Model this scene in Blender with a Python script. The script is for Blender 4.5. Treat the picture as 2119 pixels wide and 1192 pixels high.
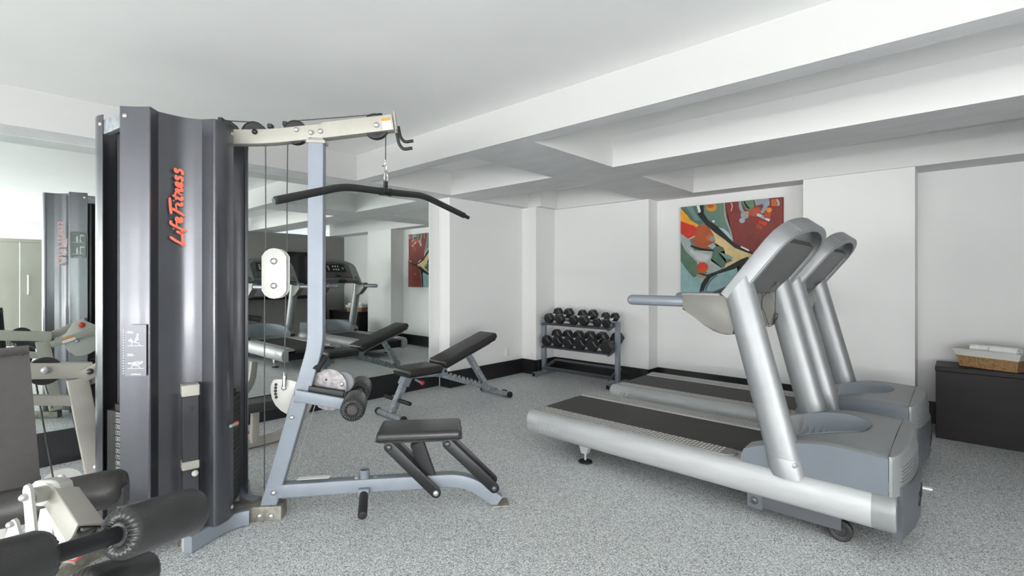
import bpy, bmesh, math, random
from mathutils import Vector, Matrix
random.seed(7)
PI = math.pi
for o in list(bpy.data.objects): bpy.data.objects.remove(o)
SC = bpy.context.scene
COL = SC.collection

# ------------------------------------------------------------------ camera
CX, HY, FPX, HCAM = 1059.5, 574.9, 1008.8, 1.30
YAW = math.atan2(1987.5 - CX, FPX)
FW = Vector((-math.sin(YAW), math.cos(YAW), 0)); RT = Vector((math.cos(YAW), math.sin(YAW), 0)); UP = Vector((0, 0, 1))
O = Vector((0, 0, HCAM))
cam = bpy.data.cameras.new('camera'); camo = bpy.data.objects.new('camera', cam); COL.objects.link(camo)
cam.sensor_fit = 'HORIZONTAL'; cam.sensor_width = 36.0
cam.lens = FPX / 2119.0 * 36.0
cam.shift_y = -(596.0 - HY) / 2119.0
cam.clip_start = 0.05; cam.clip_end = 100
camo.location = O; camo.rotation_euler = (PI / 2, 0, YAW)
SC.camera = camo

# ------------------------------------------------------------------ world, lights, exposure
SC.view_settings.view_transform = 'Standard'; SC.view_settings.look = 'None'
SC.view_settings.exposure = -0.10; SC.view_settings.gamma = 1.0
SC.view_settings.use_curve_mapping = False
w = bpy.data.worlds.new('world'); SC.world = w; w.use_nodes = True
w.node_tree.nodes['Background'].inputs[0].default_value = (0.86, 0.93, 1.0, 1)
w.node_tree.nodes['Background'].inputs[1].default_value = 2.2

def area(name, loc, rot, sx, sy, power, color):
    l = bpy.data.lights.new(name, 'AREA'); l.shape = 'RECTANGLE'; l.size = sx; l.size_y = sy
    l.energy = power; l.color = color
    o = bpy.data.objects.new(name, l); COL.objects.link(o); o.location = loc; o.rotation_euler = rot
    return o
DAY = (1.0, 0.992, 0.975)
# daylight through unseen windows of the wall behind the camera and of the wall to its right:
# sky light straight in; tilted fill lamps added at the sills brighten the ceiling
WIN = [(-4.5, -2.7), (-2.2, 0.9), (1.4, 4.7)]
for x0, x1 in WIN:
    area('window_daylight', ((x0 + x1) / 2, -8.62, 1.30), (PI / 2, 0, 0), x1 - x0 - .1, 2.0, 48 * (x1 - x0), DAY)
    area('ceiling_fill', ((x0 + x1) / 2, -8.64, 0.55), (PI / 2 + 0.95, 0, 0), x1 - x0 - .1, 0.5, 52 * (x1 - x0), DAY)
area('window_daylight', (5.35, -3.1, 1.30), (PI / 2, 0, PI / 2), 4.8, 2.0, 310, DAY)
area('ceiling_fill', (5.37, -3.1, 0.55), (PI / 2 + 0.95, 0, PI / 2), 4.8, 0.5, 320, DAY)
SC.cycles.diffuse_bounces = 8; SC.cycles.max_bounces = 12

# ------------------------------------------------------------------ pixel -> point helpers (photo frame 2119x1192)
def ray(u, v): return FW + RT * ((u - CX) / FPX) + UP * ((HY - v) / FPX)
def onz(u, v, z=0.0): d = ray(u, v); return O + d * ((z - HCAM) / d.z)
def onx(u, v, x): d = ray(u, v); return O + d * (x / d.x)
def ony(u, v, y): d = ray(u, v); return O + d * (y / d.y)
def dep(u, v, D): return O + ray(u, v) * D
class Frame:
    """vertical working plane through p with direction ang; local x along it, local y to its far side"""
    def __init__(s, p, ang):
        s.p = Vector((p[0], p[1], 0)); s.ang = ang
        s.d = Vector((math.cos(ang), math.sin(ang), 0)); s.n = Vector((-s.d.y, s.d.x, 0))
    def at(s, u, v, y=0.0):
        r = ray(u, v); q = s.p + s.n * y
        P = O + r * (((q - O).dot(s.n)) / r.dot(s.n))
        return Vector(((P - s.p).dot(s.d), y, P.z))
    def loc(s, P): return Vector(((P - s.p).dot(s.d), (P - s.p).dot(s.n), P.z))

# ------------------------------------------------------------------ materials
def mat(name, col, rough=0.5, metal=0.0, var=0.0, vscale=8.0, bump=0.0, bscale=60.0, coat=0.0, spec=None, col2=None, vdetail=4, stretch=None):
    m = bpy.data.materials.new(name); m.use_nodes = True
    nt = m.node_tree; b = nt.nodes['Principled BSDF']
    b.inputs['Base Color'].default_value = (*col, 1); b.inputs['Roughness'].default_value = rough
    b.inputs['Metallic'].default_value = metal
    if coat: b.inputs['Coat Weight'].default_value = coat; b.inputs['Coat Roughness'].default_value = 0.15
    if spec is not None: b.inputs['Specular IOR Level'].default_value = spec
    tc = nt.nodes.new('ShaderNodeTexCoord'); vec = tc.outputs['Object']
    if stretch:
        mp = nt.nodes.new('ShaderNodeMapping'); mp.inputs['Scale'].default_value = stretch
        nt.links.new(vec, mp.inputs[0]); vec = mp.outputs[0]
    if var > 0:
        n = nt.nodes.new('ShaderNodeTexNoise'); n.inputs['Scale'].default_value = vscale; n.inputs['Detail'].default_value = vdetail
        nt.links.new(vec, n.inputs['Vector'])
        r = nt.nodes.new('ShaderNodeValToRGB')
        c2 = col2 or tuple(max(0, c * (1 - var)) for c in col)
        r.color_ramp.elements[0].position = 0.35; r.color_ramp.elements[1].position = 0.65
        r.color_ramp.elements[0].color = (*c2, 1); r.color_ramp.elements[1].color = (*col, 1)
        nt.links.new(n.outputs['Fac'], r.inputs[0]); nt.links.new(r.outputs[0], b.inputs['Base Color'])
    if bump > 0:
        n2 = nt.nodes.new('ShaderNodeTexNoise'); n2.inputs['Scale'].default_value = bscale; n2.inputs['Detail'].default_value = 3
        nt.links.new(vec, n2.inputs['Vector'])
        bp = nt.nodes.new('ShaderNodeBump'); bp.inputs['Strength'].default_value = bump; bp.inputs['Distance'].default_value = 0.01
        nt.links.new(n2.outputs['Fac'], bp.inputs['Height']); nt.links.new(bp.outputs[0], b.inputs['Normal'])
    return m
def hexc(h):
    v = [int(h[i:i + 2], 16) / 255 for i in (0, 2, 4)]
    return tuple(((c + 0.055) / 1.055) ** 2.4 if c > 0.04045 else c / 12.92 for c in v)

M = {}
M['wall'] = mat('wall_paint', (0.80, 0.80, 0.795), 0.75, var=0.02, vscale=1.5, bump=0.05, bscale=90)
M['ceil'] = mat('ceiling_plaster', (0.84, 0.84, 0.83), 0.8, var=0.04, vscale=1.2, bump=0.05, bscale=50)
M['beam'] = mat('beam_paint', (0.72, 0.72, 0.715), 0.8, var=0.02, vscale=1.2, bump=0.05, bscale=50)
M['beamdim'] = mat('beam_paint_dimmed', (0.51, 0.51, 0.505), 0.8, var=0.02, vscale=1.2, bump=0.05, bscale=50)  # same beam paint, darkened to hold down the strong light on these beams
M['greywall'] = mat('grey_wall_paint', (0.30, 0.295, 0.28), 0.7, var=0.03, vscale=2)
M['base'] = mat('black_skirting', (0.012, 0.012, 0.014), 0.32, bump=0.1, bscale=40)
M['silver'] = mat('brushed_silver_paint', (0.31, 0.32, 0.33), 0.42, 0.45, var=0.10, vscale=5, bump=0.06, bscale=220)
M['rail'] = mat('worn_silver_rail', (0.47, 0.48, 0.49), 0.5, 0.3, var=0.12, vscale=7, bump=0.08, bscale=120, stretch=(0.5, 3, 3))
M['steel'] = mat('grey_blue_steel_paint', (0.235, 0.265, 0.305), 0.42, 0.2, var=0.10, vscale=6, bump=0.04, bscale=90)
M['steelworn'] = mat('chipped_grey_steel', (0.36, 0.39, 0.42), 0.45, 0.3, var=0.5, vscale=28, col2=(0.20, 0.22, 0.24), bump=0.1, bscale=60)
M['cream'] = mat('warm_grey_enamel', (0.40, 0.385, 0.34), 0.45, 0.1, var=0.08, vscale=9, bump=0.04, bscale=70)
M['white'] = mat('white_enamel', (0.53, 0.525, 0.50), 0.42, 0.1, var=0.05, vscale=10)
M['olive'] = mat('scuffed_olive_steel', (0.30, 0.29, 0.25), 0.5, 0.3, var=0.5, vscale=22, col2=(0.16, 0.15, 0.12))
M['shroud'] = mat('charcoal_metallic_shroud', (0.085, 0.087, 0.10), 0.30, 0.6, var=0.12, vscale=4, bump=0.05, bscale=260, coat=0.55)
M['shroudin'] = mat('black_inner_panel', (0.006, 0.007, 0.011), 0.5)
M['vinyl'] = mat('black_vinyl', (0.026, 0.026, 0.027), 0.36, coat=0.2, bump=0.12, bscale=160)
M['vinylgrey'] = mat('dark_grey_vinyl', (0.042, 0.039, 0.038), 0.6, bump=0.15, bscale=240, var=0.1, vscale=30)
M['vinylold'] = mat('worn_black_vinyl', (0.030, 0.029, 0.028), 0.42, bump=0.35, bscale=22, var=0.3, vscale=12)
M['rubber'] = mat('black_rubber', (0.014, 0.014, 0.015), 0.55, bump=0.1, bscale=80)
M['blackmetal'] = mat('black_metal', (0.016, 0.017, 0.019), 0.38, 0.3)
M['hexrub'] = mat('dumbbell_rubber', (0.012, 0.012, 0.014), 0.42, bump=0.06, bscale=60)
M['chrome'] = mat('chrome', (0.72, 0.72, 0.72), 0.15, 1.0)
M['bolt'] = mat('galvanised_bolt', (0.55, 0.56, 0.57), 0.3, 0.8)
M['darkbolt'] = mat('dark_bolt', (0.10, 0.11, 0.12), 0.35, 0.7)
M['cable'] = mat('coated_cable', (0.05, 0.05, 0.05), 0.4)
M['red'] = mat('red_plastic', (0.55, 0.05, 0.03), 0.35)
M['logo'] = mat('orange_red_decal', (0.74, 0.11, 0.05), 0.45)
M['logodark'] = mat('dark_decal_edge', (0.12, 0.02, 0.03), 0.5)
M['palelogo'] = mat('pale_embossed_decal', (0.60, 0.61, 0.61), 0.4, 0.4)
M['traydark'] = mat('dark_grey_tray', (.09, .10, .115), .4, .3)
M['plac'] = mat('placard_film', (0.17, 0.175, 0.20), 0.3)
M['placd'] = mat('placard_film_dark', (0.06, 0.075, 0.075), 0.3)
M['ink'] = mat('placard_ink', (0.78, 0.79, 0.76), 0.5)
M['inkred'] = mat('placard_red_ink', (0.6, 0.12, 0.1), 0.5)
M['orange'] = mat('orange_ink', (0.75, 0.24, 0.04), 0.5)
M['labelwhite'] = mat('white_label', (0.80, 0.80, 0.78), 0.5)
M['hood'] = mat('grey_plastic_hood', (0.235, 0.245, 0.25), 0.42, 0.15, var=0.06, vscale=5, bump=0.04, bscale=140)
M['hoodside'] = mat('blue_grey_plastic', (0.29, 0.33, 0.375), 0.42, 0.1, var=0.07, vscale=4, bump=0.03, bscale=140)
M['bracket'] = mat('warm_grey_plastic', (0.17, 0.165, 0.15), 0.45, 0.05, var=0.08, vscale=9)
M['bluehandle'] = mat('blue_grey_grip', (0.27, 0.30, 0.34), 0.4, 0.4)
M['bumper'] = mat('dark_blue_grey_plastic', (0.095, 0.105, 0.12), 0.4, 0.1)
M['tube'] = mat('satin_black_tube', (0.030, 0.030, 0.036), 0.45, 0.2)
M['glosslogo'] = mat('gloss_paled_red_decal', (0.42, 0.20, 0.20), 0.45)  # logo red paled to imitate gloss over its mirror reflection
M['belt'] = mat('treadmill_belt', (0.042, 0.040, 0.038), 0.6, var=0.25, vscale=7, bump=0.15, bscale=300, stretch=(0.3, 5, 1))
M['stud'] = mat('tread_stud', (0.55, 0.55, 0.53), 0.4, 0.3)
M['tread'] = mat('tread_plate', (0.30, 0.295, 0.28), 0.45, 0.3, var=0.2, vscale=30)
M['consoledark'] = mat('console_dark_plastic', (0.10, 0.10, 0.10), 0.45)
M['consoleface'] = mat('console_face', (0.075, 0.076, 0.075), 0.4)
M['screen'] = mat('console_screen', (0.01, 0.01, 0.012), 0.2)
M['cab'] = mat('espresso_veneer', (0.013, 0.010, 0.012), 0.5, spec=0.25, var=0.25, vscale=3, bump=0.05, bscale=60, stretch=(1, 1, 6))
M['wicker'] = mat('wicker', (0.42, 0.26, 0.12), 0.7, var=0.5, vscale=60, col2=(0.25, 0.14, 0.06), bump=0.3, bscale=120)
M['linen'] = mat('liner_cloth', (0.62, 0.62, 0.58), 0.9, bump=0.2, bscale=90)
M['towel'] = mat('white_towel', (0.86, 0.86, 0.86), 0.95, bump=0.6, bscale=200)
M['plastic_w'] = mat('white_plastic', (0.80, 0.80, 0.78), 0.4)
M['door'] = mat('brushed_metal_door', (0.36, 0.355, 0.31), 0.35, 0.6, var=0.08, vscale=2)
M['tv'] = mat('tv_black', (0.010, 0.009, 0.010), 0.12)
M['mottle'] = mat('mottled_zinc', (0.27, 0.25, 0.235), 0.42, 0.4, var=0.5, vscale=45, col2=(0.15, 0.145, 0.17))
M['frame'] = mat('window_frame_paint', (0.7, 0.7, 0.7), 0.4)

# mirror: silvered glass with a faint green cast
m = bpy.data.materials.new('mirror_glass'); m.use_nodes = True; b = m.node_tree.nodes['Principled BSDF']
b.inputs['Base Color'].default_value = (0.87, 0.915, 0.89, 1); b.inputs['Metallic'].default_value = 1; b.inputs['Roughness'].default_value = 0.006
M['mirror'] = m
m = bpy.data.materials.new('window_glass'); m.use_nodes = True; b = m.node_tree.nodes['Principled BSDF']
b.inputs['Base Color'].default_value = (0.95, 0.98, 0.97, 1); b.inputs['Roughness'].default_value = 0.0
b.inputs['Transmission Weight'].default_value = 1.0; b.inputs['IOR'].default_value = 1.02
M['glass'] = m
# speckled rubber floor
m = bpy.data.materials.new('speckled_rubber_floor'); m.use_nodes = True; nt = m.node_tree; b = nt.nodes['Principled BSDF']
tc = nt.nodes.new('ShaderNodeTexCoord')
def noise(sc, det=2.0):
    n = nt.nodes.new('ShaderNodeTexNoise'); n.inputs['Scale'].default_value = sc; n.inputs['Detail'].default_value = det
    nt.links.new(tc.outputs['Object'], n.inputs['Vector']); return n
vo = nt.nodes.new('ShaderNodeTexVoronoi'); vo.inputs['Scale'].default_value = 250; nt.links.new(tc.outputs['Object'], vo.inputs['Vector'])
sep = nt.nodes.new('ShaderNodeSeparateColor'); nt.links.new(vo.outputs['Color'], sep.inputs[0])
r1 = nt.nodes.new('ShaderNodeValToRGB'); r1.color_ramp.interpolation = 'CONSTANT'
els = [(0.0, (0.15, 0.16, 0.17)), (0.10, (0.34, 0.355, 0.37)), (0.30, (0.53, 0.55, 0.56)), (0.60, (0.71, 0.73, 0.74)), (0.84, (0.93, 0.94, 0.95))]
cr = r1.color_ramp
while len(cr.elements) < len(els): cr.elements.new(0.5)
for e, (p, c) in zip(cr.elements, els): e.position = p; e.color = (*c, 1)
nt.links.new(sep.outputs[0], r1.inputs[0])
big = noise(0.7, 3); r2 = nt.nodes.new('ShaderNodeValToRGB')
r2.color_ramp.elements[0].position = 0.3; r2.color_ramp.elements[0].color = (0.90, 0.90, 0.885, 1); r2.color_ramp.elements[1].position = 0.7; r2.color_ramp.elements[1].color = (1, 1, 1, 1)
nt.links.new(big.outputs['Fac'], r2.inputs[0])
mx = nt.nodes.new('ShaderNodeMix'); mx.data_type = 'RGBA'; mx.blend_type = 'MULTIPLY'; mx.inputs[0].default_value = 1
nt.links.new(r1.outputs[0], mx.inputs[6]); nt.links.new(r2.outputs[0], mx.inputs[7]); nt.links.new(mx.outputs[2], b.inputs['Base Color'])
b.inputs['Roughness'].default_value = 0.55
n3 = noise(160, 2); bp = nt.nodes.new('ShaderNodeBump'); bp.inputs['Strength'].default_value = 0.15; bp.inputs['Distance'].default_value = 0.004
nt.links.new(n3.outputs['Fac'], bp.inputs['Height']); nt.links.new(bp.outputs[0], b.inputs['Normal'])
M['floor'] = m
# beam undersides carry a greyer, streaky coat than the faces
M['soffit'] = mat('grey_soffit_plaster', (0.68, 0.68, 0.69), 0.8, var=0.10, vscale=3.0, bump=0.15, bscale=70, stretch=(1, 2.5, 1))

# ------------------------------------------------------------------ mesh helpers
def link(name, me, parent=None):
    o = bpy.data.objects.new(name, me); COL.objects.link(o)
    if parent is not None: o.parent = parent
    return o
def obj(name, bm, m, parent=None, sharp=0.6, smooth=True, label=None):
    bmesh.ops.recalc_face_normals(bm, faces=bm.faces[:])
    if smooth:
        for f in bm.faces: f.smooth = True
        for e in bm.edges:
            if len(e.link_faces) == 2:
                if e.calc_face_angle(0) > sharp: e.smooth = False
            else: e.smooth = False
    me = bpy.data.meshes.new(name); bm.to_mesh(me); bm.free()
    for mm in (m if isinstance(m, (list, tuple)) else [m]): me.materials.append(mm)
    o = link(name, me, parent)
    if label: o['label'] = label
    return o
def thing(name, label, cat, loc=(0, 0, 0), rotz=0.0, group=None):
    o = bpy.data.objects.new(name, None); COL.objects.link(o); o.empty_display_size = 0.1
    o.location = loc; o.rotation_euler = (0, 0, rotz); o['label'] = label; o['category'] = cat
    if group: o['group'] = group
    return o
def struct(o): o['kind'] = 'structure'; return o
def B(): return bmesh.new()
def bevel(bm, geom_verts, w, seg=2):
    vs = set(geom_verts); es = [e for e in bm.edges if e.verts[0] in vs and e.verts[1] in vs]
    if w > 0: bmesh.ops.bevel(bm, geom=es, offset=w, segments=seg, profile=0.5, affect='EDGES', clamp_overlap=True)
def box(bm, lo, hi, bev=0.0, seg=2, mtx=None, mi=0):
    nf = len(bm.faces)
    r = bmesh.ops.create_cube(bm, size=1.0)
    c = [(a + b_) / 2 for a, b_ in zip(lo, hi)]; s = [abs(b_ - a) for a, b_ in zip(lo, hi)]
    for v in r['verts']:
        v.co = Vector((v.co.x * s[0] + c[0], v.co.y * s[1] + c[1], v.co.z * s[2] + c[2]))
        if mtx is not None: v.co = mtx @ v.co
    if bev > 0: bevel(bm, r['verts'], bev, seg)
    bm.faces.ensure_lookup_table()
    for f in bm.faces[nf:] if bev == 0 else []: f.material_index = mi
    return bm
def basis(axis, up=None):
    a = axis.normalized(); u = up or (Vector((0, 0, 1)) if abs(a.z) < 0.95 else Vector((1, 0, 0)))
    x = u.cross(a).normalized(); y = a.cross(x).normalized(); return a, x, y
def loft(bm, rings, closed=True, cap=True, mi=0):
    vs = [[bm.verts.new(p) for p in r] for r in rings]
    n = len(rings[0])
    for i in range(len(vs) - 1):
        for j in range(n if closed else n - 1):
            k = (j + 1) % n
            f = bm.faces.new((vs[i][j], vs[i][k], vs[i + 1][k], vs[i + 1][j])); f.material_index = mi
    if cap and closed:
        for r in (vs[0][::-1], vs[-1]):
            try: f = bm.faces.new(r); f.material_index = mi
            except ValueError: pass
    return vs
def cyl(bm, p0, p1, r0, r1=None, n=20, mi=0, bev=0.0):
    p0, p1 = Vector(p0), Vector(p1); r1 = r0 if r1 is None else r1
    a, x, y = basis(p1 - p0)
    def ring(p, r): return [p + x * (r * math.cos(2 * PI * k / n)) + y * (r * math.sin(2 * PI * k / n)) for k in range(n)]
    if bev > 0:
        rings = [ring(p0, r0 - bev), ring(p0 + a * bev * 0.3, r0 - bev * 0.3), ring(p0 + a * bev, r0), ring(p1 - a * bev, r1), ring(p1 - a * bev * 0.3, r1 - bev * 0.3), ring(p1, r1 - bev)]
    else: rings = [ring(p0, r0), ring(p1, r1)]
    loft(bm, rings, mi=mi); return bm
def lathe(bm, p0, p1, prof, n=32, mod=None):
    """prof: list of (t along axis 0..1 by length, radius)"""
    p0, p1 = Vector(p0), Vector(p1); a, x, y = basis(p1 - p0)
    rings = []
    for i, (t, r) in enumerate(prof):
        q = []
        for k in range(n):
            th = 2 * PI * k / n; rr, dt = (r, 0) if mod is None else mod(i, th, r)
            q.append(p0 + a * (t + dt) + x * (rr * math.cos(th)) + y * (rr * math.sin(th)))
        rings.append(q)
    loft(bm, rings); return bm
def tube(bm, path, r, n=12, closed=False):
    P = [Vector(p) for p in path]; m_ = len(P)
    T = []
    for i in range(m_):
        if closed: t = P[(i + 1) % m_] - P[i - 1]
        elif i == 0: t = P[1] - P[0]
        elif i == m_ - 1: t = P[-1] - P[-2]
        else: t = (P[i + 1] - P[i]).normalized() + (P[i] - P[i - 1]).normalized()
        T.append(t.normalized())
    a, x, y = basis(T[0]); rings = []
    for i in range(m_):
        x = (x - T[i] * x.dot(T[i])).normalized(); y = T[i].cross(x)
        rr = r[i] if isinstance(r, (list, tuple)) else r
        rings.append([P[i] + x * (rr * math.cos(2 * PI * k / n)) + y * (rr * math.sin(2 * PI * k / n)) for k in range(n)])
    if closed: rings.append(rings[0]); loft(bm, rings, cap=False); bmesh.ops.remove_doubles(bm, verts=bm.verts[:], dist=1e-6)
    else: loft(bm, rings)
    return bm
def smoothpath(pts, rad=0.05, seg=5):
    """round the corners of a polyline"""
    P = [Vector(p) for p in pts]; out = [P[0]]
    for i in range(1, len(P) - 1):
        a, b_, c = P[i - 1], P[i], P[i + 1]; l = min(rad, (a - b_).length * 0.49, (c - b_).length * 0.49)
        s, e = b_ + (a - b_).normalized() * l, b_ + (c - b_).normalized() * l
        for k in range(seg + 1):
            t = k / seg; out.append(s * (1 - t) ** 2 + b_ * 2 * t * (1 - t) + e * t * t)
    out.append(P[-1]); return out
def rrect(w, h, r, seg=3):
    pts = []
    for cx, cy, a0 in ((w / 2 - r, h / 2 - r, 0), (-w / 2 + r, h / 2 - r, PI / 2), (-w / 2 + r, -h / 2 + r, PI), (w / 2 - r, -h / 2 + r, 1.5 * PI)):
        for k in range(seg + 1):
            a = a0 + PI / 2 * k / seg; pts.append((cx + r * math.cos(a), cy + r * math.sin(a)))
    return pts
def sweep(bm, path, prof, nrm, cap=True):
    """planar path, nrm = plane normal; prof (a along in-plane side, b along nrm); mitred"""
    P = [Vector(p) for p in path]; nrm = Vector(nrm).normalized(); rings = []
    for i in range(len(P)):
        t0 = (P[i] - P[i - 1]).normalized() if i > 0 else (P[1] - P[0]).normalized()
        t1 = (P[i + 1] - P[i]).normalized() if i < len(P) - 1 else t0
        t = (t0 + t1).normalized(); side = nrm.cross(t).normalized()
        sc = 1 / max(0.4, t.dot(t0))
        rings.append([P[i] + side * (a * sc) + nrm * b_ for a, b_ in prof])
    loft(bm, rings, cap=cap); return bm
def prism(bm, poly, axis_o, ax, ay, an, d0, d1, mi=0, bev=0.0):
    """polygon (a,b) in plane axis_o + a*ax + b*ay extruded along an from d0 to d1"""
    ax, ay, an, o = Vector(ax), Vector(ay), Vector(an), Vector(axis_o)
    lo = [bm.verts.new(o + ax * a + ay * b_ + an * d0) for a, b_ in poly]; hi = [bm.verts.new(o + ax * a + ay * b_ + an * d1) for a, b_ in poly]
    n = len(poly); fs = [bm.faces.new(lo[::-1]), bm.faces.new(hi)]
    for i in range(n): fs.append(bm.faces.new((lo[i], lo[(i + 1) % n], hi[(i + 1) % n], hi[i])))
    for f in fs: f.material_index = mi
    if bev > 0:
        es = [e for f in fs[:2] for e in f.edges]; bmesh.ops.bevel(bm, geom=es, offset=bev, segments=2, profile=0.5, affect='EDGES', clamp_overlap=True)
    return bm
XZ = ((1, 0, 0), (0, 0, 1), (0, 1, 0))
def circ(cx, cy, r, n=16, ry=None): return [(cx + r * math.cos(2 * PI * k / n), cy + (ry or r) * math.sin(2 * PI * k / n)) for k in range(n)]
def bolt(p, d, r, name, parent, m=None, h=None):
    bm = B(); p, d = Vector(p), Vector(d).normalized(); h = h or r * 0.7
    lathe(bm, p - d * 0.004, p + d, [(0, r), (0.004 + h * 0.35, r), (0.004 + h * 0.75, r * 0.8), (0.004 + h, r * 0.4), (0.004 + h, r * 0.05)], n=14)
    return obj(name, bm, m or M['bolt'], parent)
def cushion(bm, lo, hi, r, mtx=None):
    box(bm, lo, hi, r, 4, mtx)
def text_into(bm, s, size, ext, mtx, shear=0.0, offset=0.0, mi=0, align='CENTER'):
    cu = bpy.data.curves.new('t', 'FONT'); cu.body = s; cu.size = size; cu.extrude = ext; cu.shear = shear; cu.offset = offset
    cu.align_x = align; cu.align_y = 'CENTER'; cu.resolution_u = 2
    to = bpy.data.objects.new('t', cu); COL.objects.link(to); bpy.context.view_layer.update()
    me = bpy.data.meshes.new_from_object(to.evaluated_get(bpy.context.evaluated_depsgraph_get()))
    me.transform(mtx); nf = len(bm.faces); bm.from_mesh(me); bm.faces.ensure_lookup_table()
    for f in bm.faces[nf:]: f.material_index = mi
    bpy.data.objects.remove(to); bpy.data.curves.remove(cu); bpy.data.meshes.remove(me)
def frame_mtx(o, x, y):
    x = Vector(x).normalized(); y = Vector(y).normalized(); z = x.cross(y)
    return Matrix(((x.x, y.x, z.x, o[0]), (x.y, y.y, z.y, o[1]), (x.z, y.z, z.z, o[2]), (0, 0, 0, 1)))
def ribbon(bm, pts, wdt, o, ax, ay, an, h, mi=0, nib=None):
    """flat rounded pen stroke in plane (ax, ay)"""
    P = [Vector((p[0], p[1])) for p in pts]; L, R = [], []
    for i in range(len(P)):
        t = (P[min(i + 1, len(P) - 1)] - P[max(i - 1, 0)]).normalized(); nn = Vector((-t.y, t.x))
        wv = wdt * (0.55 if i in (0, len(P) - 1) else 1.0)
        L.append(P[i] + nn * wv / 2); R.append(P[i] - nn * wv / 2)
    o, ax, ay, an = Vector(o), Vector(ax), Vector(ay), Vector(an)
    f3 = lambda q, z: o + ax * q.x + ay * q.y + an * z
    rings = [[f3(l, 0), f3(l, h), f3(r, h), f3(r, 0)] for l, r in zip(L, R)]
    loft(bm, rings, mi=mi)
def crom(pts, seg=5):
    P = [Vector(p) for p in pts]; P = [P[0] * 2 - P[1]] + P + [P[-1] * 2 - P[-2]]; out = []
    for i in range(1, len(P) - 2):
        for k in range(seg):
            t = k / seg; a, b_, c, d = P[i - 1], P[i], P[i + 1], P[i + 2]
            out.append(0.5 * ((2 * b_) + (c - a) * t + (2 * a - 5 * b_ + 4 * c - d) * t * t + (3 * b_ - a - 3 * c + d) * t ** 3))
    out.append(P[-2]); return out
# brush-script lettering of the maker's mark: strokes per letter in a unit-height line, italic
LETTERS = [
    [[(0.55, 1.25), (0.32, 0.75), (0.12, 0.15), (0.0, -0.12), (0.25, -0.02), (0.62, 0.02), (0.95, 0.16)]],            # L
    [[(0.95, 0.62), (0.82, 0.28), (0.84, 0.08), (1.0, 0.12)], [(1.08, 0.88), (1.12, 0.95)]],                          # i
    [[(1.62, 1.12), (1.45, 1.18), (1.32, 0.9), (1.15, 0.35), (1.0, -0.22), (0.92, -0.35)], [(1.12, 0.55), (1.55, 0.62)]],  # f
    [[(1.55, 0.33), (1.78, 0.45), (1.82, 0.62), (1.66, 0.6), (1.55, 0.33), (1.62, 0.08), (1.9, 0.18)]],               # e
    [[(2.45, 1.12), (2.28, 0.6), (2.05, -0.05), (1.98, -0.2)], [(2.05, 1.12), (2.5, 1.2), (3.15, 1.28)], [(2.25, 0.6), (2.75, 0.68)]],  # F
    [[(2.82, 0.6), (2.68, 0.28), (2.7, 0.08), (2.88, 0.12)], [(2.95, 0.85), (2.99, 0.92)]],                            # i
    [[(3.35, 1.0), (3.18, 0.55), (3.05, 0.15), (3.12, 0.03), (3.28, 0.12)], [(3.02, 0.66), (3.55, 0.74)]],             # t
    [[(3.52, 0.6), (3.38, 0.05)], [(3.42, 0.3), (3.62, 0.58), (3.74, 0.6), (3.66, 0.25), (3.68, 0.05), (3.85, 0.14)]],  # n
    [[(3.92, 0.33), (4.14, 0.45), (4.18, 0.62), (4.02, 0.6), (3.92, 0.33), (3.98, 0.08), (4.25, 0.18)]],               # e
    [[(4.68, 0.64), (4.5, 0.66), (4.42, 0.5), (4.58, 0.28), (4.5, 0.06), (4.28, 0.04)]],                                # s
    [[(5.15, 0.70), (4.97, 0.72), (4.9, 0.55), (5.05, 0.3), (4.97, 0.06), (4.72, 0.0)]],                                # s
]
def script_logo(bm, o, ax, ay, an, hgt, length, wdt, h, mi=0):
    k = length / 5.2
    for let in LETTERS:
        for st in let:
            pts = crom(st, 4) if len(st) > 2 else [Vector(p) for p in st]
            ribbon(bm, [(p.x * k, p.y * hgt) for p in pts], wdt, o, ax, ay, an, h, mi)

# ------------------------------------------------------------------ ROOM
ZS, ZC, ZC2 = 2.25, 2.495, 2.51        # beam underside, main ceiling, coffer ceiling
XM = -4.64                             # mirror wall face
XR = 5.3; YB = -8.55
def sbox(name, lo, hi, m, parent=None, bev=0):
    bm = B(); box(bm, lo, hi, bev); return struct(obj(name, bm, m, parent))
sbox('floor', (-5.0, YB - 0.2, -0.1), (XR + 0.2, 6.0, 0.0), M['floor'])
sbox('ceiling', (-5.0, YB - 0.2, ZC), (XR + 0.2, 2.50, ZC + 0.15), M['ceil'])
sbox('ceiling', (-5.0, 2.50, ZC2), (XR + 0.2, 6.0, ZC2 + 0.14), M['ceil'])
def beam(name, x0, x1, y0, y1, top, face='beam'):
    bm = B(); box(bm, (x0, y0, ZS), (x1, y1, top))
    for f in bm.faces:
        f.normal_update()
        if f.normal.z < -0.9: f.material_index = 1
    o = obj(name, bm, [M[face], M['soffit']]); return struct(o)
beam('trim_1', -4.70, -4.345, YB, 2.48, ZC + 0.02, 'beamdim')              # beam along the mirror wall
beam('trim_2', -4.70, XR, 2.48, 2.615, ZC2 + 0.02, 'beamdim')              # long front beam
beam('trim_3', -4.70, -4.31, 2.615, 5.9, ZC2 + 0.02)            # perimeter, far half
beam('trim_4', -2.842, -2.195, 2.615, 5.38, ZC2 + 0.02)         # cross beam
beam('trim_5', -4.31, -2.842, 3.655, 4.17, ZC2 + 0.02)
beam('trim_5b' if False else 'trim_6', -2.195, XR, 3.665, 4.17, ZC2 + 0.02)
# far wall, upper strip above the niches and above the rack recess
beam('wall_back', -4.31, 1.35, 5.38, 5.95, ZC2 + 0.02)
beam('trim_7', -4.31, -4.10, 5.02, 5.38, ZC2 + 0.02)            # stub of the pillar in the coffer
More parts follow.
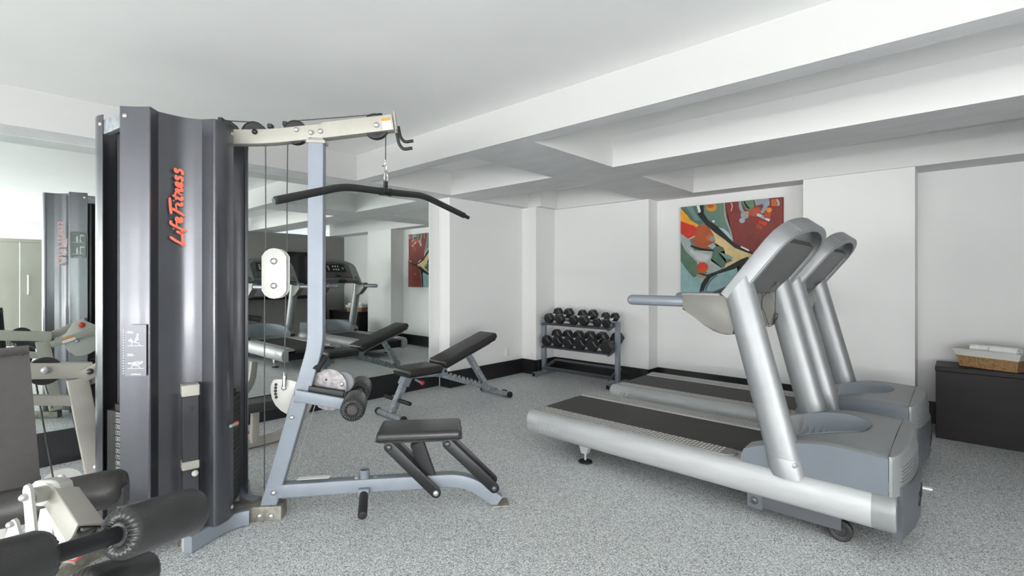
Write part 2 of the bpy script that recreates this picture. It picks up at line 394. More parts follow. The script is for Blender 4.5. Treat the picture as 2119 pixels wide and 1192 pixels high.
# lower walls
sbox('wall_left', (-4.9, YB, 0), (XM, 3.735, ZS + 0.01), M['wall'])
sbox('wall_left', (-4.9, 3.735, 0), (-4.435, 6.0, ZS + 0.002), M['wall'])
sbox('wall_left', (-4.435, 5.03, 0), (-4.19, 6.0, ZS + 0.002), M['wall'])
sbox('wall_back', (-4.19, 5.44, 0), (-2.765, 6.0, ZS + 0.002), M['wall'])
sbox('wall_back', (-2.765, 5.67, 0), (-1.12, 6.0, ZS + 0.002), M['wall'])
sbox('wall_back', (-1.12, 5.38, 0), (-0.285, 6.0, ZS + 0.002), M['wall'])
sbox('wall_back', (-0.285, 5.75, 0), (1.55, 6.0, ZS + 0.002), M['wall'])
sbox('wall_right', (1.37, 2.9, 0), (1.6, 5.75, ZS + 0.002), M['greywall'])
sbox('wall_right', (XR, 2.2, 0), (XR + 0.2, 6.0, ZC + 0.02), M['wall'])
sbox('wall_right', (XR, YB, 0), (XR + 0.2, -5.6, ZC + 0.02), M['wall'])
sbox('wall_right', (XR, -0.6, 0), (XR + 0.2, -0.2, ZC + 0.02), M['wall'])
sbox('wall_right', (XR, -5.6, 2.36), (XR + 0.2, -0.6, ZC + 0.02), M['wall'])
sbox('wall_right', (XR, -0.2, 2.12), (XR + 0.2, 2.2, ZC + 0.02), M['wall'])
sbox('wall_right', (XR, -5.6, 0), (XR + 0.2, -0.6, 0.24), M['wall'])
for x0, x1 in ((-4.9, -4.5), (-2.7, -2.2), (0.9, 1.4), (4.7, XR + 0.2)):
    sbox('wall_front', (x0, YB - 0.2, 0), (x1, YB, ZC + 0.02), M['wall'])
for x0, x1 in WIN:
    sbox('wall_front', (x0, YB - 0.2, 2.36), (x1, YB, ZC + 0.02), M['wall'])
    sbox('wall_front', (x0, YB - 0.2, 0), (x1, YB, 0.24), M['wall'])
def window(n, x0, x1):
    bm = B(); y0, y1 = YB - 0.16, YB - 0.10; z0, z1 = 0.24, 2.36
    box(bm, (x0, y0, z0), (x0 + .06, y1, z1)); box(bm, (x1 - .06, y0, z0), (x1, y1, z1)); box(bm, (x0, y0, z0), (x1, y1, z0 + .06)); box(bm, (x0, y0, z1 - .06), (x1, y1, z1))
    xm = (x0 + x1) / 2; box(bm, (xm - .03, y0, z0), (xm + .03, y1, z1))
    o = struct(obj('window_%d' % n, bm, M['frame'])); g = B(); box(g, (x0 + .05, y0 + .02, z0 + .05), (x1 - .05, y0 + .03, z1 - .05)); obj('pane', g, M['glass'], o)
for i, (x0, x1) in enumerate(WIN): window(i + 1, x0, x1)
bm = B()
for a, b_ in (((XR + .10, -5.6, .24), (XR + .16, -5.54, 2.36)), ((XR + .10, -0.66, .24), (XR + .16, -0.6, 2.36)), ((XR + .10, -5.6, .24), (XR + .16, -0.6, .30)), ((XR + .10, -5.6, 2.30), (XR + .16, -0.6, 2.36)), ((XR + .10, -3.13, .24), (XR + .16, -3.07, 2.36))): box(bm, a, b_)
o = struct(obj('window_4', bm, M['frame'])); g = B(); box(g, (XR + .12, -5.55, .29), (XR + .13, -0.65, 2.31)); obj('pane', g, M['glass'], o)
# skirting
HB = 0.195
for nm, lo, hi, h in (
    ('baseboard_left', (XM - .005, YB, 0), (XM + .014, 3.735, 0), 0.212),
    ('baseboard_left', (-4.6, 3.722, 0), (-4.425, 3.736, 0), HB), ('baseboard_left', (-4.44, 3.722, 0), (-4.421, 5.03, 0), HB),
    ('baseboard_left', (-4.44, 5.016, 0), (-4.176, 5.031, 0), HB), ('baseboard_left', (-4.192, 5.016, 0), (-4.176, 5.44, 0), HB),
    ('baseboard_back', (-4.19, 5.426, 0), (-2.751, 5.442, 0), HB), ('baseboard_back', (-2.767, 5.426, 0), (-2.751, 5.67, 0), HB),
    ('baseboard_back', (-2.765, 5.656, 0), (-1.12, 5.672, 0), HB), ('baseboard_back', (-1.134, 5.366, 0), (-1.118, 5.67, 0), HB),
    ('baseboard_back', (-1.13, 5.366, 0), (-0.271, 5.382, 0), HB), ('baseboard_back', (-0.287, 5.366, 0), (-0.271, 5.75, 0), HB),
    ('baseboard_back', (-0.285, 5.736, 0), (1.37, 5.752, 0), HB)):
    bm = B(); box(bm, lo, (hi[0], hi[1], h), 0.002, 1); struct(obj(nm, bm, M['base']))
# mirrors
for i, (y0, y1, lab) in enumerate(((2.3218, 3.595, 'large wall mirror panel on the left wall nearest the far corner, behind the bench'),
                                   (0.05, 2.3212, 'wide wall mirror panel behind the cable tower, from its far side to the seam'),
                                   (-3.3, 0.044, 'wall mirror panel at the left edge of the photo'))):
    bm = B(); box(bm, (XM - .001, y0, 0.235), (XM + .006, y1, ZS - .004))
    o = obj('wall_mirror', bm, M['mirror']); o['label'] = lab; o['category'] = 'mirror'; o['group'] = 'mirror panels on the left wall'
bm = B(); box(bm, (XM - .002, -3.3, .212), (XM + .012, 3.6, .236), .001, 1); struct(obj('trim_8', bm, M['base']))
bm = B(); box(bm, (XM - .002, 3.600, .236), (XM + .010, 3.72, ZS - .002), .001, 1); struct(obj('trim_9', bm, M['wall']))
# outlet
t = thing('wall_outlet', 'white power outlet low on the wall right of the mirror', 'outlet', (-4.435, 4.725, .32))
bm = B(); box(bm, (-.002, -.038, -.06), (.008, .038, .06), .003, 2); obj('cover_plate', bm, M['plastic_w'], t)
for z in (-.026, .026):
    bm = B(); box(bm, (.006, -.02, z - .016), (.0105, .02, z + .016), .002, 2); s_ = obj('socket', bm, M['labelwhite'], t)
    bm = B()
    for y in (-.008, .008): box(bm, (.010, y - .0015, z - .006), (.0108, y + .0015, z + .006))
    obj('slot', bm, M['rubber'], s_)
# metal double door and wall fittings that only the mirror shows
ds = thing('metal_double_door', 'brushed metal double door seen in the mirror at the left edge', 'door', (XR + .02, 0.98, 0))
for y0, y1 in ((-1.16, -.45), (-.44, .3), (.31, 1.16)):
    bm = B(); box(bm, (-.02, y0, 0), (.03, y1, 2.05), .004, 1); p_ = obj('door_leaf', bm, M['door'], ds)
    bm = B(); tube(bm, smoothpath([(-.02, y0 + .12, .95), (-.07, y0 + .12, .95), (-.07, y0 + .12, 1.35), (-.02, y0 + .12, 1.35)], .02), .013); obj('handle', bm, M['plastic_w'], p_)
bm = B(); box(bm, (-.03, -1.18, 2.05), (.05, 1.2, 2.12)); obj('door_head', bm, M['door'], ds)
t = thing('television', 'black flat television on the grey wall, seen in the mirror', 'television', (1.37, 4.62, 1.5))
bm = B(); box(bm, (-.06, -.62, -.36), (-.015, .62, .36), .006, 2); obj('screen', bm, M['tv'], t)
bm = B(); box(bm, (-.02, -.2, -.15), (-.002, .2, .15)); obj('wall_bracket', bm, M['blackmetal'], t)
t = thing('console_desk', 'dark topped desk against the grey wall, seen in the mirror', 'desk', (1.36, 4.1, 0))
bm = B(); box(bm, (-.42, -1.0, .86), (0, 1.0, .92), .003, 1); obj('desk_top', bm, M['cab'], t)
for y in (-1.0, .93):
    bm = B(); box(bm, (-.42, y, 0), (0, y + .07, .86), .003, 1); obj('side_panel', bm, M['cab'], t)
bm = B(); box(bm, (-.05, -.93, .0), (0, .93, .86)); obj('back_panel', bm, M['greywall'], t)

# ------------------------------------------------------------------ PAINTING
PX0, PX1, PZ0, PZ1 = -2.45, -1.358, 1.122, 2.14
t = thing('abstract_painting', 'large unframed abstract canvas in red, teal and cream in the far wall niche', 'painting', (PX0, 5.67, PZ0))
bm = B(); box(bm, (0, -.045, 0), (PX1 - PX0, -.002, PZ1 - PZ0), .002, 1); obj('canvas', bm, mat('canvas_edge', hexc('6b2c28'), .8), t)
def cpx(x, y):
    P = ony(1390 + x / 4.968, 390 + y / 4.968, 5.625); return (min(max(P.x - PX0, 0.001), PX1 - PX0 - .001), min(max(P.z - PZ0, 0.001), PZ1 - PZ0 - .001))
PC = {}
def pmat(h):
    if h not in PC: PC[h] = mat('paint_' + h, hexc(h), .6, var=.16, vscale=14, bump=.25, bscale=60)
    return PC[h]
shapes = []
def poly(h, pts): shapes.append((h, [cpx(*p) for p in pts]))
def disc(h, x, y, r, ry=None): poly(h, [(x + r * math.cos(a * PI / 8) * (1 + .08 * math.sin(3 * a)), y + (ry or r) * math.sin(a * PI / 8)) for a in range(16)])
def stroke(h, pts, wd):
    P = crom([(p[0], p[1]) for p in pts], 5) if len(pts) > 2 else [Vector(p) for p in pts]
    L, R = [], []
    for i in range(len(P)):
        tt = (P[min(i + 1, len(P) - 1)] - P[max(i - 1, 0)]).normalized(); nn = Vector((-tt.y, tt.x)); ww = wd * (.6 + .4 * math.sin(PI * (i + .8) / (len(P) + .6)))
        L.append(P[i] + nn * ww / 2); R.append(P[i] - nn * ww / 2)
    for i in range(len(P) - 1): poly(h, [tuple(L[i]), tuple(L[i + 1]), tuple(R[i + 1]), tuple(R[i])])
poly('5f7c6e', [(80, 100), (1200, 60), (1200, 1200), (80, 1200)])
poly('4f6f68', [(97, 185), (260, 170), (270, 260), (330, 350), (280, 380), (200, 330), (150, 250)])
poly('6f8a84', [(150, 185), (210, 180), (250, 260), (300, 330), (240, 330)])
poly('8eb2b2', [(88, 750), (150, 800), (240, 900), (330, 880), (520, 830), (720, 730), (900, 760), (1000, 1200), (80, 1200)])
poly('7c3028', [(548, 140), (1200, 60), (1200, 1250), (720, 1250), (745, 960), (900, 760), (800, 650), (640, 560), (600, 470), (560, 320)])
stroke('979a9c', [(540, 140), (552, 290), (600, 430), (628, 545)], 20)
poly('a9bcc2', [(480, 400), (540, 415), (590, 460), (625, 530), (600, 545), (540, 480)])
poly('d9bf88', [(360, 370), (440, 430), (540, 500), (700, 620), (860, 680), (780, 730), (600, 800), (520, 822), (480, 765), (560, 745), (470, 650), (530, 610), (440, 560), (430, 480)])
poly('a6aeac', [(92, 450), (180, 520), (230, 640), (430, 640), (400, 740), (520, 822), (380, 875), (250, 770), (150, 650), (92, 560)])
poly('c3c6c3', [(150, 600), (230, 650), (400, 690), (350, 760), (260, 730)])
poly('56755f', [(88, 545), (140, 640), (262, 760), (255, 905), (220, 915), (150, 830), (88, 750)])
poly('4f6f5d', [(430, 600), (500, 590), (545, 640), (480, 660), (560, 700), (630, 740), (560, 770), (540, 815), (500, 800), (410, 725)])
poly('7a9a90', [(480, 650), (600, 690), (640, 720), (560, 730)])
poly('e29c22', [(92, 205), (150, 260), (200, 330), (285, 378), (250, 400), (92, 350)])
poly('c62d1b', [(92, 335), (240, 388), (275, 440), (240, 500), (180, 525), (92, 460)])
poly('a85228', [(275, 378), (365, 370), (430, 470), (450, 540), (400, 600), (370, 622), (270, 605), (205, 545), (240, 500)])
poly('c56a22', [(380, 475), (420, 480), (415, 540), (375, 540), (355, 510)])
disc('8a8d98', 420, 520, 28)
poly('9cadad', [(370, 590), (430, 560), (460, 590), (420, 625)])
stroke('e8ddd0', [(175, 522), (240, 490)], 8)
poly('15181a', [(288, 172), (328, 170), (332, 260), (380, 330), (470, 390), (560, 480), (640, 560), (810, 640), (805, 672), (650, 612), (540, 522), (440, 452), (350, 372), (262, 262), (300, 245)])
poly('d6dde0', [(255, 178), (285, 178), (300, 240), (280, 250)])
disc('dfe3e3', 430, 338, 12)
stroke('14181a', [(195, 590), (290, 622), (430, 638)], 26)
poly('15191c', [(272, 868), (370, 885), (520, 832), (720, 725), (790, 700), (790, 740), (640, 830), (470, 880), (400, 920), (350, 1000), (320, 1085), (282, 1085), (305, 980), (350, 912)])
stroke('49636c', [(470, 890), (410, 935), (365, 1000), (345, 1080)], 16)
disc('c54a1c', 316, 812, 60, 55); disc('d83a16', 325, 800, 30, 28)
poly('cf7b2c', [(250, 878), (362, 902), (350, 922), (268, 902)])
disc('c68a2a', 410, 195, 58, 42); disc('b4521c', 402, 180, 32, 20)
stroke('8797a3', [(700, 130), (712, 200), (745, 260)], 34)
poly('5c8264', [(715, 130), (840, 115), (850, 190), (800, 230), (760, 215)])
stroke('15181a', [(745, 132), (770, 180), (802, 208)], 20)
disc('8d99a2', 752, 275, 42, 40); disc('9da5a9', 725, 330, 30, 27)
disc('c98a4c', 780, 250, 18)
poly('a84a32', [(800, 215), (900, 190), (930, 240), (860, 290), (790, 270)])
poly('8797a0', [(850, 120), (1000, 100), (1010, 170), (960, 200), (930, 160), (870, 180)])
stroke('8e9ba4', [(1000, 130), (960, 200), (925, 255)], 40)
stroke('b9c4cb', [(880, 270), (930, 285)], 32)
stroke('98a4ac', [(920, 285), (1010, 328)], 36); stroke('d5dade', [(965, 312), (1008, 330)], 16)
poly('c25a20', [(1020, 115), (1075, 110), (1085, 180), (1030, 180)]); disc('d7822c', 1003, 222, 30, 25)
stroke('98a4ac', [(1082, 110), (1100, 150), (1095, 180)], 26)
poly('ad421f', [(955, 240), (1030, 250), (1010, 310), (950, 300)])
poly('c8341a', [(905, 325), (985, 350), (970, 385), (890, 355)]); poly('9e4023', [(880, 365), (945, 390), (930, 425), (865, 400)])
stroke('d8c9b8', [(610, 145), (625, 180), (612, 235)], 10)
stroke('e6e4e0', [(712, 598), (800, 640)], 16)
poly('7c3028', [(770, 730), (880, 690), (1000, 640), (1200, 560), (1200, 1250), (690, 1250), (680, 950), (715, 800)])
stroke('15181a', [(1160, 590), (1010, 650), (890, 690), (800, 655)], 24)
stroke('15181a', [(890, 690), (790, 735), (715, 800), (680, 900), (665, 1080)], 26)
stroke('7fa4a4', [(770, 770), (730, 830), (705, 920), (690, 1080)], 16)
stroke('e8e4dc', [(1120, 585), (1020, 625)], 10)
disc('c8501e', 900, 850, 26)
bm = B(); keys = []
for i, (h, pts) in enumerate(shapes):
    if h not in keys: keys.append(h)
    y = -.0455 - .00006 * i
    try:
        f = bm.faces.new([bm.verts.new((p[0], y, p[1])) for p in pts]); f.material_index = keys.index(h)
    except Exception: pass
bmesh.ops.triangulate(bm, faces=[f for f in bm.faces if len(f.verts) > 4])
for f in bm.faces:
    f.normal_update()
    if f.normal.y > 0: f.normal_flip()
me = bpy.data.meshes.new('painted_surface'); bm.to_mesh(me); bm.free()
for k in keys: me.materials.append(pmat(k))
link('painted_surface', me, t)

# ------------------------------------------------------------------ CABINET, BASKET, TOWELS
t = thing('low_cabinet', 'low espresso brown cabinet standing in the right wall niche', 'cabinet', (-0.148, 5.252, 0))
bm = B(); box(bm, (0, 0, 0.0), (1.25, .34, .545), .003, 1); obj('body', bm, M['cab'], t)
bm = B(); box(bm, (-.004, -.006, .545), (1.254, .345, .584), .003, 1); obj('cabinet_top', bm, M['cab'], t)
bk = thing('towel_basket', 'wicker basket with pale cloth liner on the low cabinet', 'basket', (.308, 5.255, .584), math.radians(-25.5))
# local: -x to the left along the front, +y to the back
def bring(x0, x1, y0, y1, z, n=8):
    pts = []
    for (ax, ay), (bx, by) in (((x0, y0), (x1, y0)), ((x1, y0), (x1, y1)), ((x1, y1), (x0, y1)), ((x0, y1), (x0, y0))):
        for k in range(n): pts.append(Vector((ax + (bx - ax) * k / n, ay + (by - ay) * k / n, z)))
    return pts
def bsize(z): f = z / .09; return (-.34 - .018 * f, 0 + .018 * f, 0.0 - .015 * f, .20 + .015 * f)
bm = B(); loft(bm, [bring(*bsize(0), 0.001), bring(*bsize(.09), .09)]); obj('wicker_wall', bm, M['wicker'], bk)
bm = B()
for i in range(14):
    z = .004 + i * .0064; s_ = bsize(z)
    P = bring(s_[0] - .002, s_[1] + .002, s_[2] - .002, s_[3] + .002, z, 14)
    P = [Vector((p.x, p.y, p.z + .0012 * math.sin(k * PI + i * PI))) for k, p in enumerate(P)]
    tube(bm, P, .0028, 5, True)
s_ = bsize(0)
for fx in (0, .33, .66, 1):
    a, c = bsize(0), bsize(.09)
    for yy in (2, 3):
        p0 = Vector((a[0] + (a[1] - a[0]) * fx, a[yy], 0.004)); p1 = Vector((c[0] + (c[1] - c[0]) * fx, c[yy], .09)); off = Vector((0, -.004 if yy == 2 else .004, 0))
        tube(bm, [p0 + off, p1 + off], .0042, 6)
obj('woven_band', bm, M['wicker'], bk)
bm = B(); rings = []
for z, e in ((.086, .002), (.10, .005), (.125, .010), (.143, .016), (.145, .013), (.13, .002), (.10, -.006)):
    q = bsize(min(z, .15)); rings.append([Vector((p.x, p.y, p.z + .003 * math.sin(k * 1.7) * (1 if .1 < z < .145 else .3))) for k, p in enumerate(bring(q[0] - e, q[1] + e, q[2] - e, q[3] + e, z, 10))])
loft(bm, rings, cap=False); obj('cloth_liner', bm, M['linen'], bk)
def towel(x, y, z, ang, L_, r, lab):
    tt = thing('rolled_towel', lab, 'towel', (0, 0, 0), 0, 'rolled white towels in the basket')
    mtx = bk_m @ Matrix.Translation((x, y, z)) @ Matrix.Rotation(ang, 4, 'Z')
    tt.matrix_world = mtx
    bm = B(); n = 90; rings = []
    for s2 in (-L_ / 2, -L_ / 4, 0, L_ / 4, L_ / 2):
        ring = []
        for k in range(n): th = k / (n - 1) * 2 * PI * 2.6; rr = r * (.25 + .75 * k / (n - 1)); ring.append(Vector((s2, rr * math.cos(th), rr * math.sin(th) * .92)))
        for k in range(n - 1, -1, -1): th = k / (n - 1) * 2 * PI * 2.6; rr = r * (.25 + .75 * k / (n - 1)) - .006; ring.append(Vector((s2, rr * math.cos(th), rr * math.sin(th) * .92)))
        rings.append(ring)
    loft(bm, rings); obj('terry_roll', bm, M['towel'], tt, sharp=1.0)
bk_m = Matrix.Translation(bk.location) @ Matrix.Rotation(math.radians(-25.5), 4, 'Z')
towel(-.235, .09, .145, .25, .15, .040, 'left rolled white towel in the wicker basket')
towel(-.10, .160, .142, .1, .15, .034, 'rolled white towel at the back of the wicker basket')
towel(-.08, .055, .150, -.12, .17, .042, 'right rolled white towel in the wicker basket')
t = thing('floor_strip', 'white plastic cable cover on the floor beside the treadmill front', 'cable cover', (-.17, 3.94, 0))
bm = B(); box(bm, (-.16, -.02, 0), (.045, .02, .012), .004, 2); obj('cover', bm, M['plastic_w'], t)

# ------------------------------------------------------------------ DUMBBELL RACK
rk = thing('dumbbell_rack', 'two-tier grey steel dumbbell rack against the far wall', 'dumbbell rack', (-3.575, 5.14, 0))
for sx in (-1, 1):
    x = sx * .562
    bm = B(); box(bm, (x - .026, -.026, .05), (x + .026, .026, .772), .003, 1); obj('upright', bm, M['steel'], rk)
    bm = B(); box(bm, (x - .028, -.22, 0.0), (x + .028, .225, .052), .003, 1); f_ = obj('foot', bm, M['steel'], rk)
    bm = B(); box(bm, (x - .022, -.223, .005), (x + .022, -.219, .047)); obj('end_cap', bm, M['blackmetal'], f_)
SL = math.atan2(.06, .20)
def tray(z0, yc, dep_, name, m):
    bm = B(); mt = Matrix.Translation((0, yc, z0)) @ Matrix.Rotation(SL, 4, 'X')
    for y0, y1 in ((-dep_ / 2, -dep_ / 2 + .055), (dep_ / 2 - .055, dep_ / 2)):
        box(bm, (-.455, y0, -.006), (.52, y1, 0), 0, 1, mt)
    box(bm, (-.455, -dep_ / 2, -.022), (.52, -dep_ / 2 + .005, .0), 0, 1, mt); box(bm, (-.455, dep_ / 2 - .006, -.03), (.52, dep_ / 2, .0), 0, 1, mt)
    for sx in (-.48, .515): box(bm, (sx, -dep_ / 2, -.036), (sx + .03, dep_ / 2, -.006), .002, 1, mt)
    obj(name, bm, m, rk)
tray(.735, -.075, .20, 'shelf_tray', M['traydark']); tray(.437, -.075, .20, 'shelf_tray', M['traydark']); tray(.165, -.02, .30, 'lower_tray', M['traydark'])
def dumbbell(x, yf, yb, zf, zb, r, lab, grp, rz=0.0):
    c = Vector((x, (yf + yb) / 2, (zf + zb) / 2)); L_ = math.hypot(yb - yf, zb - zf); a = math.atan2(zb - zf, yb - yf)
    t = thing('dumbbell', lab, 'dumbbell', c, 0, grp); t.rotation_euler = (a, 0, rz)
    bm = B(); cyl(bm, (0, -L_ / 2, 0), (0, L_ / 2, 0), .016, n=14); obj('handle', bm, M['chrome'], t)
    for s2 in (-1, 1):
        bm = B(); hw = r * .62; rings = []
        for dy, rr in ((-hw, r * .80), (-hw + .012, r), (hw - .010, r), (hw, r * .86), (hw + .004, r * .45)):
            yy = s2 * (L_ / 2) + (-dy) * s2 * -1 * -1
            rings.append([Vector((rr * math.cos(k * PI / 3 + PI / 6 * 0 + .0), s2 * L_ / 2 - s2 * dy * -1, rr * math.sin(k * PI / 3))) for k in range(6)])
        loft(bm, rings); h_ = obj('head', bm, M['hexrub'], t, sharp=.3)
top = [(-3.905, .067), (-3.733, .068), (-3.52, .063), (-3.366, .067), (-3.182, .055), (-3.052, .055)]
nm = ['first', 'second', 'third', 'fourth', 'fifth', 'sixth']
for i, (x, r) in enumerate(top):
    zt = .738 + .055; dumbbell(x, 4.955, 5.145, .775 + r - .062, .835 + r - .062, r, '%s black hex dumbbell from the left on the top shelf of the rack' % nm[i], 'hex dumbbells on the top shelf')
bot = [(-3.935, .071), (-3.755, .073), (-3.585, .075), (-3.412, .078), (-3.236, .079), (-3.038, .083)]
for i, (x, r) in enumerate(bot):
    yo = (.02, .105, -.033, -.008) if i == 5 else (0, 0, 0, 0)
    dumbbell(x + yo[2], 4.945 + yo[0], 5.155 + yo[1], .487 + r - .070 + yo[3], .550 + r - .070 + yo[3], r, '%s black hex dumbbell from the left on the middle shelf of the rack' % nm[i], 'hex dumbbells on the middle shelf', .14 if i == 5 else 0.0)

# ------------------------------------------------------------------ ADJUSTABLE BENCH
BA = math.radians(87.86)
bn = thing('adjustable_bench', 'black padded adjustable weight bench with grey frame beside the mirror', 'bench', (-3.866, 2.549, 0), BA)
FB = Frame((-3.866, 2.549), BA)
ny = (0, 1, 0)
for s_, L_ in ((0.0, .215), (1.335, .215)):
    bm = B(); cyl(bm, (s_, -L_, .032), (s_, L_, .032), .028, n=18); f_ = obj('foot_tube', bm, M['steelworn'], bn)
    for sg in (-1, 1):
        bm = B(); cyl(bm, (s_, sg * (L_ - .015), .034), (s_, sg * (L_ + .02), .034), .033, n=18, bev=.008); obj('foot_cap', bm, M['rubber'], f_)
bm = B(); sweep(bm, [(0.01, 0, .05), (.165, 0, .35)], rrect(.06, .06, .006), ny); obj('front_post', bm, M['steelworn'], bn)
bm = B(); sweep(bm, [(0.135, 0, .29), (.18, 0, .375)], rrect(.085, .085, .008), ny); obj('post_sleeve', bm, M['steel'], bn)
bm = B(); sweep(bm, smoothpath([(.16, 0, .372), (.52, 0, .345), (1.335, 0, .048)], .06), rrect(.05, .05, .005), ny); obj('main_beam', bm, M['steelworn'], bn)
for sg in (-1, 1):
  bm = B()
  for i in range(5):
    s_ = .70 + .11 * i; z = .345 - (s_ - .52) * .3644 + .03
    prism(bm, [(s_ - .04, z - .02), (s_ + .045, z - .05), (s_ + .045, z - .012), (s_ + .02, z + .012), (s_ + .012, z - .012), (s_ - .008, z - .004), (s_ - .01, z + .022), (s_ - .04, z + .022)], (0, 0, 0), *XZ, sg * .03 - .003, sg * .03 + .003)
  obj('notch_plate', bm, M['steelworn'], bn)
bm = B(); cushion(bm, (.10, -.145, .385), (.505, .145, .455), .028); obj('seat_pad', bm, M['vinylold'], bn)
bm = B(); box(bm, (.12, -.13, .375), (.49, .13, .39)); obj('seat_board', bm, M['blackmetal'], bn)
ba = math.atan2(.645 - .415, 1.235 - .535); Lb = math.hypot(.23, .70)
mtb = Matrix.Translation((.535, 0, .405)) @ Matrix.Rotation(-ba, 4, 'Y')
bm = B(); cushion(bm, (0, -.14, .012), (Lb + .01, .14, .078), .026, mtb); obj('back_pad', bm, M['vinylold'], bn)
bm = B(); box(bm, (.02, -.125, 0), (Lb - .02, .125, .014), 0, 1, mtb); obj('back_board', bm, M['blackmetal'], bn)
bm = B()
for y in (-.055, .055): box(bm, (-.0, y - .014, -.034), (Lb - .06, y + .014, .002), .003, 1, mtb)
obj('back_frame', bm, M['steel'], bn)
bm = B(); sweep(bm, [(.92, 0, .50), (1.16, 0, .16)], rrect(.05, .07, .005), ny); obj('support_strut', bm, M['steelworn'], bn)
for y in (-.075, .045):
    bm = B(); box(bm, (.53, y, .33), (.60, y + .03, .40), .004, 1); obj('hinge_bracket', bm, M['steel'], bn)
bolt((.575, -.078, .372), (0, -1, 0), .013, 'pivot_bolt', bn, M['blackmetal'])
bm = B(); cyl(bm, (.25, -.03, .33), (.28, -.085, .305), .012); k_ = obj('adjuster_pin', bm, M['steel'], bn)
bm = B(); lathe(bm, (.277, -.08, .308), (.30, -.125, .29), [(0, .008), (.004, .018), (.018, .021), (.03, .018), (.036, .008)], 16); obj('knob', bm, M['red'], k_, label='red adjuster knob')
for sg in (-1, 1):
    bm = B(); cyl(bm, (.072, sg * .03, .162), (.072, sg * .215, .162), .0185, n=16, bev=.005); obj('roller_grip', bm, M['rubber'], bn)
bm = B(); box(bm, (1.36, -.12, .0), (1.40, -.06, .06), .01, 2); obj('transport_wheel', bm, M['rubber'], bn)

# ------------------------------------------------------------------ CABLE TOWER / LAT PULLDOWN
LA = math.radians(49.6); A0 = (-2.759, 1.062)
F = Frame(A0, LA)
lm = thing('lat_pulldown_machine', 'tall lat pulldown machine with charcoal tower panels and grey seat frame', 'gym machine', (A0[0], A0[1], 0), LA)
def S(u, v, y=0.0): return F.at(u, v, y)
NR = (0, -1, 0)                        # towards the camera side
# upright
bm = B(); sweep(bm, smoothpath([S(553, 1062), S(655, 715), S(656, 288)], .07, 6), rrect(.083, .062, .006), ny); obj('upright_post', bm, M['steel'], lm)
for u, v, r in ((615, 817, .017), (613, 829, .013), (604, 864, .012), (566, 1020, .014)): bolt(S(u, v, -.034), NR, r, 'bolt', lm, M['bolt'])
# base bracket
bm = B(); box(bm, (-.30, -.047, .0), (.07, .047, .078), .006, 2); obj('base_bracket', bm, M['olive'], lm)
for u in (511, 537, 561): bolt(S(u, 1068, -.047), NR, .015, 'bolt', lm, M['bolt'])
arc = [(-.085, -.062), (-.125, -.075), (-.16, -.105), (-.19, -.15), (-.215, -.205), (-.24, -.265), (-.262, -.32)]
for sg in (1, -1):
    bm = B(); sweep(bm, [(x, y * sg, .042) for x, y in arc], rrect(.055, .078, .005), (0, 0, 1)); obj('curved_foot', bm, M['steel'], lm)
# black seat carrier tube standing on the foot
pc = F.loc(onz(393.5, 1133, 0.0)); pr = -math.radians(49.6 + 8)
mt = Matrix.Translation((pc.x, pc.y, 0)) @ Matrix.Rotation(pr, 4, 'Z')
bm = B(); box(bm, (-.034, -.034, .0), (.034, .034, .085), .004, 1, mt); obj('post_socket', bm, M['cream'], lm)
ct = B(); box(ct, (-.030, -.033, .085), (.030, .033, .735), .003, 1, mt); ct = obj('carrier_tube', ct, M['tube'], lm)
for z0, z1, e in ((.735, .79, .036), (.385, .425, .035)):
    bm = B(); box(bm, (-e, -e - .001, z0), (e, e, z1), .004, 1, mt); obj('grey_collar', bm, M['cream'], ct)
bm = B(); cyl(bm, mt @ Vector((.030, .005, .362)), mt @ Vector((.075, .01, .378)), .007); obj('pull_pin', bm, M['blackmetal'], ct)
bm = B(); lathe(bm, mt @ Vector((.07, .01, .376)), mt @ Vector((.10, .013, .387)), [(0, .006), (.002, .013), (.012, .014), (.016, .008)], 16); obj('pin_knob', bm, M['white'], ct)
bm = B(); cyl(bm, mt @ Vector((.029, .008, .675)), mt @ Vector((.0315, .008, .675)), .011); obj('hole', bm, M['rubber'], ct)
# top arm, two pieces
arm1 = smoothpath([S(470, 285.5), S(552, 286), S(678, 273)], .10, 6)
bm = B(); sweep(bm, arm1, rrect(.078, .062, .004), ny); obj('top_beam', bm, M['cream'], lm)
arm2 = [S(671, 273), S(814, 256)]
bm = B(); sweep(bm, arm2, rrect(.086, .070, .003), ny); ab = obj('boom', bm, M['cream'], lm)
bm = B(); box(bm, (S(640, 290).x - .008, -.038, S(655, 297).z - .006), (S(674, 290).x + .006, .038, S(655, 297).z + .012), .003, 1); obj('joint_plate', bm, M['cream'], lm)
def pulley(u, v, r, y0=-.022, y1=.022, name='pulley', m='rubber'):
    c = S(u, v); bm = B()
    lathe(bm, (c.x, y0, c.z), (c.x, y1, c.z), [(0, r * .25), (0, r * .72), (.003, r * .74), (.003, r * .9), (0, r * .93), (.001, r), (.010, r), ((y1 - y0) / 2, r * .86), (y1 - y0 - .010, r), (y1 - y0 - .001, r), (y1 - y0, r * .93), (y1 - y0, r * .25)], 36)
    return obj(name, bm, M[m], lm)
pulley(470, 272, .056); pulley(527, 277, .062); pulley(613, 275, .064); pulley(778, 262.5, .069)
for (u, v), r, mm in (((527, 272.5), .014, 'blackmetal'), ((613, 268), .013, 'bolt'), ((643, 274), .014, 'bolt'), ((663, 271.5), .014, 'bolt'), ((779, 258.5), .016, 'bolt')):
    bolt(S(u, v, -.035), NR, r, 'bolt', lm, M[mm])
bm = B(); e0, e1 = S(817, 236), S(822, 272); sweep(bm, [e0, e1], rrect(.006, .09, .002), ny); obj('end_plate', bm, M['cream'], lm)
